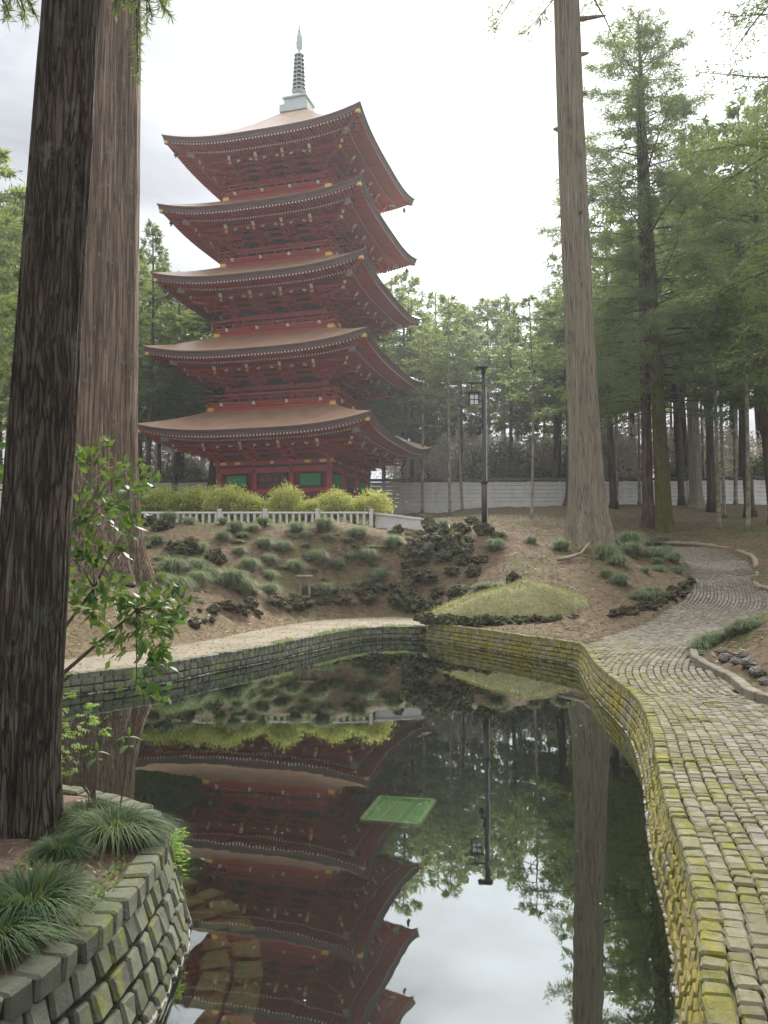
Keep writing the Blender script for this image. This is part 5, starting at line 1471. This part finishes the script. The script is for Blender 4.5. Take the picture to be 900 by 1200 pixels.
for x, y, w in ((270, 305, 60), (330, 302, 56), (360, 296, 60), (400, 300, 60)):
    put_tuft(460 + x / 3.214, 590 + y / 3.214, w / 3.214, 'low grass tuft just behind the crest of the turf mound', 'grass tufts behind the turf mound', TU, .6)
for x, y, w in ((742, 345, 62), (770, 335, 62), (795, 322, 56), (820, 312, 60), (845, 300, 66), (868, 296, 44), (740, 365, 40)):
    put_tuft(450 + x / 2, 580 + y / 2, w / 2, 'blue green grass tuft edging the planted bed beside the path', 'grass tufts of the planted bed', TU, .8)
for k in range(85):
    px_ = q.uniform(150, 480); lo = np.interp(px_, [150, 300, 480], [735, 715, 700])
    put_tuft(px_, q.uniform(618, lo), q.uniform(7, 15), 'round grass tuft growing on the soil slope below the balustrade', 'grass tufts on the slope below the balustrade', TU, q.uniform(.5, .9))
# near bank tufts
TF = [tuft(320, 1100, .30, .34, .0075, 6, M_tuftfg), tuft(321, 1000, .34, .36, .0075, 6, M_tuftfg)]
for px_, py_, s_, lab, k in ((132, 985, .85, 'lush dark grass clump at the wall edge beside the dark trunk', 0), (100, 970, .66, 'small dark grass clump pressed against the roots of the dark trunk', 1), (34, 1080, .85, 'big arching grass clump at the near end of the bank', 1), (-10, 1115, .8, 'arching grass clump cut by the picture edge on the bank', 0), (165, 985, .6, 'fine grass clump hanging over the end of the bank wall', 1), (72, 1005, .5, 'short grass clump in front of the dark trunk', 0)):
    p = march_bank(px_, py_); thing('grass_tuft', lab, 'grass tuft', p - Vector((0, 0, .02)), (0, 0, q.uniform(0, 6)), (s_ * .9, s_ * .9, s_), None, TF[k])

# ------------------------------------------------------------------ plants of the near bank
def leaf_mesh(L_, W_, fold, mat, name='leaf'):
    n = 6; V = []; F = []
    for k in range(n + 1):
        t = k / n; w = W_ / 2 * math.sin(math.pi * min(1, t ** .85 * .98 + .01)) ; z = -.25 * L_ * t * t
        V += [(t * L_, -w, z + fold * w), (t * L_, 0, z), (t * L_, w, z + fold * w)]
    for k in range(n):
        a = 3 * k; F += [(a, a + 3, a + 4, a + 1), (a + 1, a + 4, a + 5, a + 2)]
    return mesh(name, V, F, mat, True)
LF = [leaf_mesh(.105, .046, .35, M_ever), leaf_mesh(.085, .036, .25, M_ever), leaf_mesh(.12, .05, .45, M_ever)]
sh0 = Vector((-2.3, 4.8, hb(-2.3, 4.8) - .05))
shr = thing('evergreen_shrub', 'glossy broad leaved evergreen shrub leaning out behind the dark trunk', 'shrub', sh0)
cl = [(108, 540, 4.7), (92, 535, 4.9), (135, 560, 4.8), (155, 575, 4.7), (115, 580, 4.9), (95, 610, 4.8), (130, 600, 4.7), (145, 630, 4.8), (85, 655, 4.7), (110, 665, 4.8), (125, 690, 4.6), (95, 700, 4.7), (145, 712, 4.6), (168, 705, 4.7), (188, 716, 4.6), (205, 722, 4.5), (160, 735, 4.6), (195, 745, 4.5), (183, 762, 4.5), (130, 752, 4.6), (110, 720, 4.8), (160, 800, 4.5), (80, 690, 4.9), (30, 530, 4.9), (8, 560, 4.8), (8, 610, 4.8)]
st = MB(); hubs = [AT(85, 620, 4.9), AT(110, 690, 4.75), AT(160, 715, 4.65), AT(20, 600, 4.9), AT(85, 790, 4.8)]
for hb_ in hubs:
    m_ = (sh0 + hb_) / 2 + Vector((-.12, .1, .12)); st.tube([Vector((0, 0, 0)), m_ - sh0, hb_ - sh0], [.022, .014, .007], 7)
g = np.random.default_rng(12)
nl = 0
for px_, py_, Y in cl:
    c_ = AT(px_, py_, Y); hb_ = min(hubs, key=lambda v: (v - c_).length)
    st.tube([hb_ - sh0, (hb_ + c_) / 2 - sh0 + Vector((0, 0, .03)), c_ - sh0], [.006, .004, .0025], 5)
    out = (c_ - hb_).normalized() if (c_ - hb_).length > .02 else Vector((1, 0, 0))
    for k in range(11):
        d_ = Vector(g.normal(0, 1, 3)) * .8 + out * .7 + Vector((0, -.15, .12)); d_.normalize()
        o = ob('leaf', LF[k % 3], shr, c_ - sh0 + Vector(g.normal(0, .035, 3)))
        qt = d_.to_track_quat('X', 'Z'); o.rotation_mode = 'QUATERNION'; o.rotation_quaternion = qt @ Euler((g.normal() * .5, 0, 0)).to_quaternion()
        s_ = g.uniform(.6, .95); o.scale = (s_, s_, s_); nl += 1
cc2 = np.array([tuple(AT(a + g.normal() * 16, b_ + g.normal() * 14, Y + g.normal() * .1) - sh0) for a, b_, Y in cl for k in range(2)])
P_ = np.repeat(cc2, 16, 0) + g.normal(0, .035, (len(cc2) * 16, 3)); n = len(P_)
V, F = leaves(P_, g.normal(0, 1, (n, 3)) + np.array([.3, -.2, .2]), .075 * g.uniform(.7, 1.2, n), .034 * g.uniform(.7, 1.2, n), g)
ob('small_leaves', mesh('small_leaves', V, F, M_ever), shr, kind='stuff')
ob('stems', st.me('stems', M_twig, True), shr)
# maple seedling: small bright lobed leaves
def maple_mesh():
    V = [(0, 0, 0)]; F = []
    for k in range(7):
        a = -1.9 + 3.8 * k / 6; L_ = .036 * (1 - .45 * abs(k - 3) / 3)
        b = len(V)
        V += [(L_ * .5 * math.cos(a - .16), L_ * .5 * math.sin(a - .16), .001), (L_ * math.cos(a), L_ * math.sin(a), -.004), (L_ * .5 * math.cos(a + .16), L_ * .5 * math.sin(a + .16), .001)]
        F.append((0, b, b + 1, b + 2))
    return mesh('leaf', V, F, M_bright)
ML = maple_mesh()
m0 = march_bank(70, 945); m0 = Vector((-1.62, 4.6, hb(-1.62, 4.6)))
mp_ = thing('maple_seedling', 'bright green maple seedling beside the dark trunk', 'seedling', m0)
st = MB(); g = np.random.default_rng(3)
tips = [AT(a, b_, 4.7 + g.uniform(-.2, .2)) for a, b_ in ((85, 815), (105, 828), (75, 835), (100, 850), (120, 858), (78, 862), (90, 875), (70, 880), (112, 842), (80, 905), (75, 890), (72, 850))]
for c_ in tips:
    st.tube([Vector((0, 0, 0)), (c_ - m0) * .55 + Vector((-.03, 0, .05)), c_ - m0], [.004, .0025, .0012], 4)
    for k in range(9):
        d_ = Vector((g.normal(), g.normal() * .6, g.normal() * .25)).normalized()
        o = ob('leaf', ML, mp_, c_ - m0 + Vector((g.normal() * .03, g.normal() * .03, g.normal() * .012)), (g.normal() * .4, g.normal() * .4, math.atan2(d_.y, d_.x)), g.uniform(.8, 1.4))
ob('stems', st.me('stems', M_twig), mp_)
# two young shoots with pale buds
BUD = MB(); BUD.lathe([(.0, 0), (.008, .008), (.011, .02), (.008, .036), (.0, .05)], 8); BUDM = BUD.me('bud', M_bright, True)
for (bx2, by2), (tx, ty), lab in (((108, 925), (113, 880), 'short young shoot with one pale bud above the grass'), ((140, 925), (151, 862), 'taller young shoot with paired leaves and pale buds above the grass')):
    p = march_bank(bx2, by2 + 25); tp_ = AT(tx, ty, p.y)
    t = thing('young_shoot', lab, 'shoot', p)
    b = MB(); b.tube([Vector((0, 0, 0)), (tp_ - p) * .5 + Vector((.012, 0, 0)), tp_ - p], [.006, .005, .003], 6); ob('stem', b.me('stem', M_twig), t)
    ob('bud', BUDM, t, tp_ - p)
    for k, a in enumerate((.2, 2.6, 1.2, 4.2)):
        o = ob('leaf', LF[1], t, (tp_ - p) * (.98 - .12 * (k // 2)), (0, .1, a + .3), 1.0)
    ob('bud', BUDM, t, (tp_ - p) * .9 + Vector((-.02, 0, .0)), (0, -.4, 0), .8)
# low leafy ground cover and litter
def scatter(name, n, sampler, mat, Ln, Wd, up, parent=None, seed=0, lift_=.006):
    g = np.random.default_rng(seed); P_ = sampler(g, n); n = len(P_)
    D_ = np.stack([g.normal(size=n), g.normal(size=n), np.full(n, up) + g.normal(size=n) * .15], 1)
    V, F = leaves(P_ + np.array([0, 0, lift_]), D_, Ln * g.uniform(.5, 1.4, n), Wd * g.uniform(.6, 1.3, n), g)
    return mesh(name, V, F, mat)
def bank_pts(cxs, sp):
    def f(g, n):
        o = []
        for k in range(n):
            c_ = cxs[int(g.integers(len(cxs)))]; x = c_[0] + g.normal() * sp; y = c_[1] + g.normal() * sp
            if sdist(np.array([x]), np.array([y]), bp)[0] < -.05: o.append((x, y, hb(x, y)))
        return np.array(o)
    return f
cxs = [march_bank(a, b_) for a, b_ in ((120, 1045), (140, 1035), (80, 1090), (95, 1080), (60, 1110), (110, 1060), (150, 1020), (45, 1020))]
o = ob('ground_cover', scatter('ground_cover', 420, bank_pts(cxs, .07), leafmat('ground_cover_leaf', [(.1, (.03, .07, .02)), (.5, (.09, .15, .05)), (1, (.22, .27, .13))], .3, big=4), .034, .018, .7, None, 5), kind='stuff')
o['label'] = 'small leafy ground cover on the near bank'; o['category'] = 'plants'
M_litter = leafmat('leaf_litter', [(.1, (.05, .030, .018)), (.5, (.14, .085, .05)), (1, (.28, .19, .11))], .1, big=2)
gi = [Vector((x, y, 0)) for x in np.arange(-2.4, -1, .2) for y in np.arange(1.9, 5.2, .25)]
o = ob('leaf_litter', scatter('leaf_litter', 2600, bank_pts(gi, .15), M_litter, .05, .006, .12, None, 6), kind='stuff')
fx = [march_bank(202, 1000)]
def fern(g, n):
    p = AT(203, 1008, 4.35); return np.stack([p.x + g.normal(size=n) * .03, p.y + g.normal(size=n) * .07, .42 - np.abs(g.normal(size=n)) * .11], 1)
t = thing('fern', 'tiny bright fern growing from the end of the bank wall', 'fern', (AT(203, 1008, 4.35).x, 4.35, .3))
fm = scatter('fern', 240, fern, M_bright, .05, .010, -.1, None, 9); fo = ob('fronds', fm, t); fo.location = (-t.location.x, -t.location.y, -t.location.z)
# litter, weeds and grass on the slopes
def land(x0, x1, y0, y1, dens=None):
    def f(g, n):
        x = g.uniform(x0, x1, n); y = y0 + (y1 - y0) * g.uniform(0, 1, n) ** 1.5
        k = (sdist(x, y, lpath) > .05) & (sdist(x, y, rpath) > .05) & (sdist(x, y, pond) > .3) & (np.abs(x) < .6 * y)
        if dens is not None: k &= g.uniform(size=n) < dens(x, y)
        x, y = x[k], y[k]
        return np.stack([x, y, hg(x, y)], 1)
    return f
o = ob('forest_litter', scatter('forest_litter', 40000, land(-14, 18, 11, 46), M_litter, .16, .022, .16, None, 21), kind='stuff')
def gdens(x, y):
    a = fbm(x * .5, y * .5, 77, 3)
    strip = np.exp(-((y - 36.5 - .02 * (x - 14) ** 2) / 3.0) ** 2) * (x > 3) * 1.3
    return np.clip((a - .42) * 2.4, .04, 1) * .6 + strip + .10 * (x < 1)
o = ob('slope_grass', scatter('slope_grass', 110000, land(-14, 20, 12, 46, gdens), M_grass, .11, .018, 1.0, None, 22), kind='stuff')
# grass on the turf mound
g = np.random.default_rng(31); n = 9000
rr_ = np.sqrt(g.uniform(0, 1, n)); aa = g.uniform(0, 2 * np.pi, n); jj = np.clip((rr_ * NV).astype(int), 1, NV - 1); kk = (aa / (2 * np.pi) * NU).astype(int) % NU
P_ = TURFV[1 + (jj - 1) * NU + kk] - np.array(mc_) + g.normal(0, .04, (n, 3)) * np.array([1, 1, .1])
V, F = leaves(P_, g.normal(0, .6, (n, 3)) + np.array([0, 0, .8]), .07 * g.uniform(.5, 1.4, n), .014 * g.uniform(.6, 1.3, n), g)
ob('grass_blades', mesh('grass_blades', V, F, M_turfg), tm, kind='stuff')
def gpts(g, n):
    x = g.uniform(-9, 1.4, n); y = g.uniform(8, 24, n); k = sdist(x, y, lpath) < -.03
    return np.stack([x[k], y[k], np.full(k.sum(), ZL + .006)], 1)
ob('path_litter', scatter('path_litter', 6000, gpts, M_litter, .07, .012, .12, None, 61), kind='stuff')
# weeds along the edges of the gravel path and moss on the left wall's lip
def lip(g, n):
    k = g.integers(0, len(CL), n); p = CL[k] + g.normal(0, .06, (n, 2))
    d_ = fbm(p[:, 0] * 1.2, p[:, 1] * 1.2, 5, 3) > .47; p = p[d_]
    return np.stack([p[:, 0], p[:, 1], np.full(len(p), ZL + .02)], 1)
ob('edge_weeds', scatter('edge_weeds', 5000, lip, M_grass, .07, .014, .8, None, 41), kind='stuff')
# floating bits on the water
def wpts(g, n):
    x = g.uniform(-6, 4, n); y = 3 + 15 * g.uniform(0, 1, n) ** 1.6; k = sdist(x, y, pond) < -.2; k &= sdist(x, y, bp) > .15
    return np.stack([x[k], y[k], np.full(k.sum(), .0)], 1)
g = np.random.default_rng(51); P_ = wpts(g, 300); n = len(P_)
aa = g.uniform(0, 6.3, n); D_ = np.stack([np.cos(aa), np.sin(aa), np.zeros(n)], 1); U_ = np.stack([-np.sin(aa), np.cos(aa), np.zeros(n)], 1)
L_ = (g.uniform(.0025, .007, n) * (1 + P_[:, 1] * .09))[:, None]; W_ = L_ * g.uniform(.3, .8, (n, 1)); P_[:, 2] = .003
V = np.stack([P_ - D_ * L_, P_ + U_ * W_, P_ + D_ * L_, P_ - U_ * W_], 1).reshape(-1, 3)
ob('floating_petals', mesh('floating_petals', V, np.arange(4 * n).reshape(-1, 4), simple('petal', (.28, .24, .17), (.60, .56, .50), 4, .7, world=True)), kind='stuff')
# stray stick on the knoll
p = march(675, 660); b = MB(); b.tube([tuple(p + Vector((a, b_, c_ + .07))) for a, b_, c_ in ((-.55, 0, 0), (-.2, .05, .05), (.2, .2, .18), (.5, .4, .5))], [.05, .06, .05, .03], 7)
t = thing('fallen_branch', 'bare curved branch lying on the knoll below the tall trunk', 'branch'); ob('branch', b.me('branch', M_oldwood, True), t)

# ------------------------------------------------------------------ damp air
hz, t, p = newmat('thin_haze')
t.nodes.remove(p)
pv = nd(t, 'ShaderNodeVolumePrincipled', {'Color': col((.93, .96, 1.0)), 'Density': .0007, 'Anisotropy': .35})
t.links.new(pv.outputs[0], t.nodes['Material Output'].inputs['Volume'])
x0, x1, y0, y1, z0, z1 = xs[0] - 3, xs[-1] + 3, ys[0] - 3, ys[-1] + 3, -2.2, 52.
b = MB(); b.box(((x0 + x1) / 2, (y0 + y1) / 2, (z0 + z1) / 2), (x1 - x0, y1 - y0, z1 - z0))
ob('haze', b.me('haze', hz), kind='stuff')
S.cycles.volume_step_rate = 4
S.cycles.volume_max_steps = 64
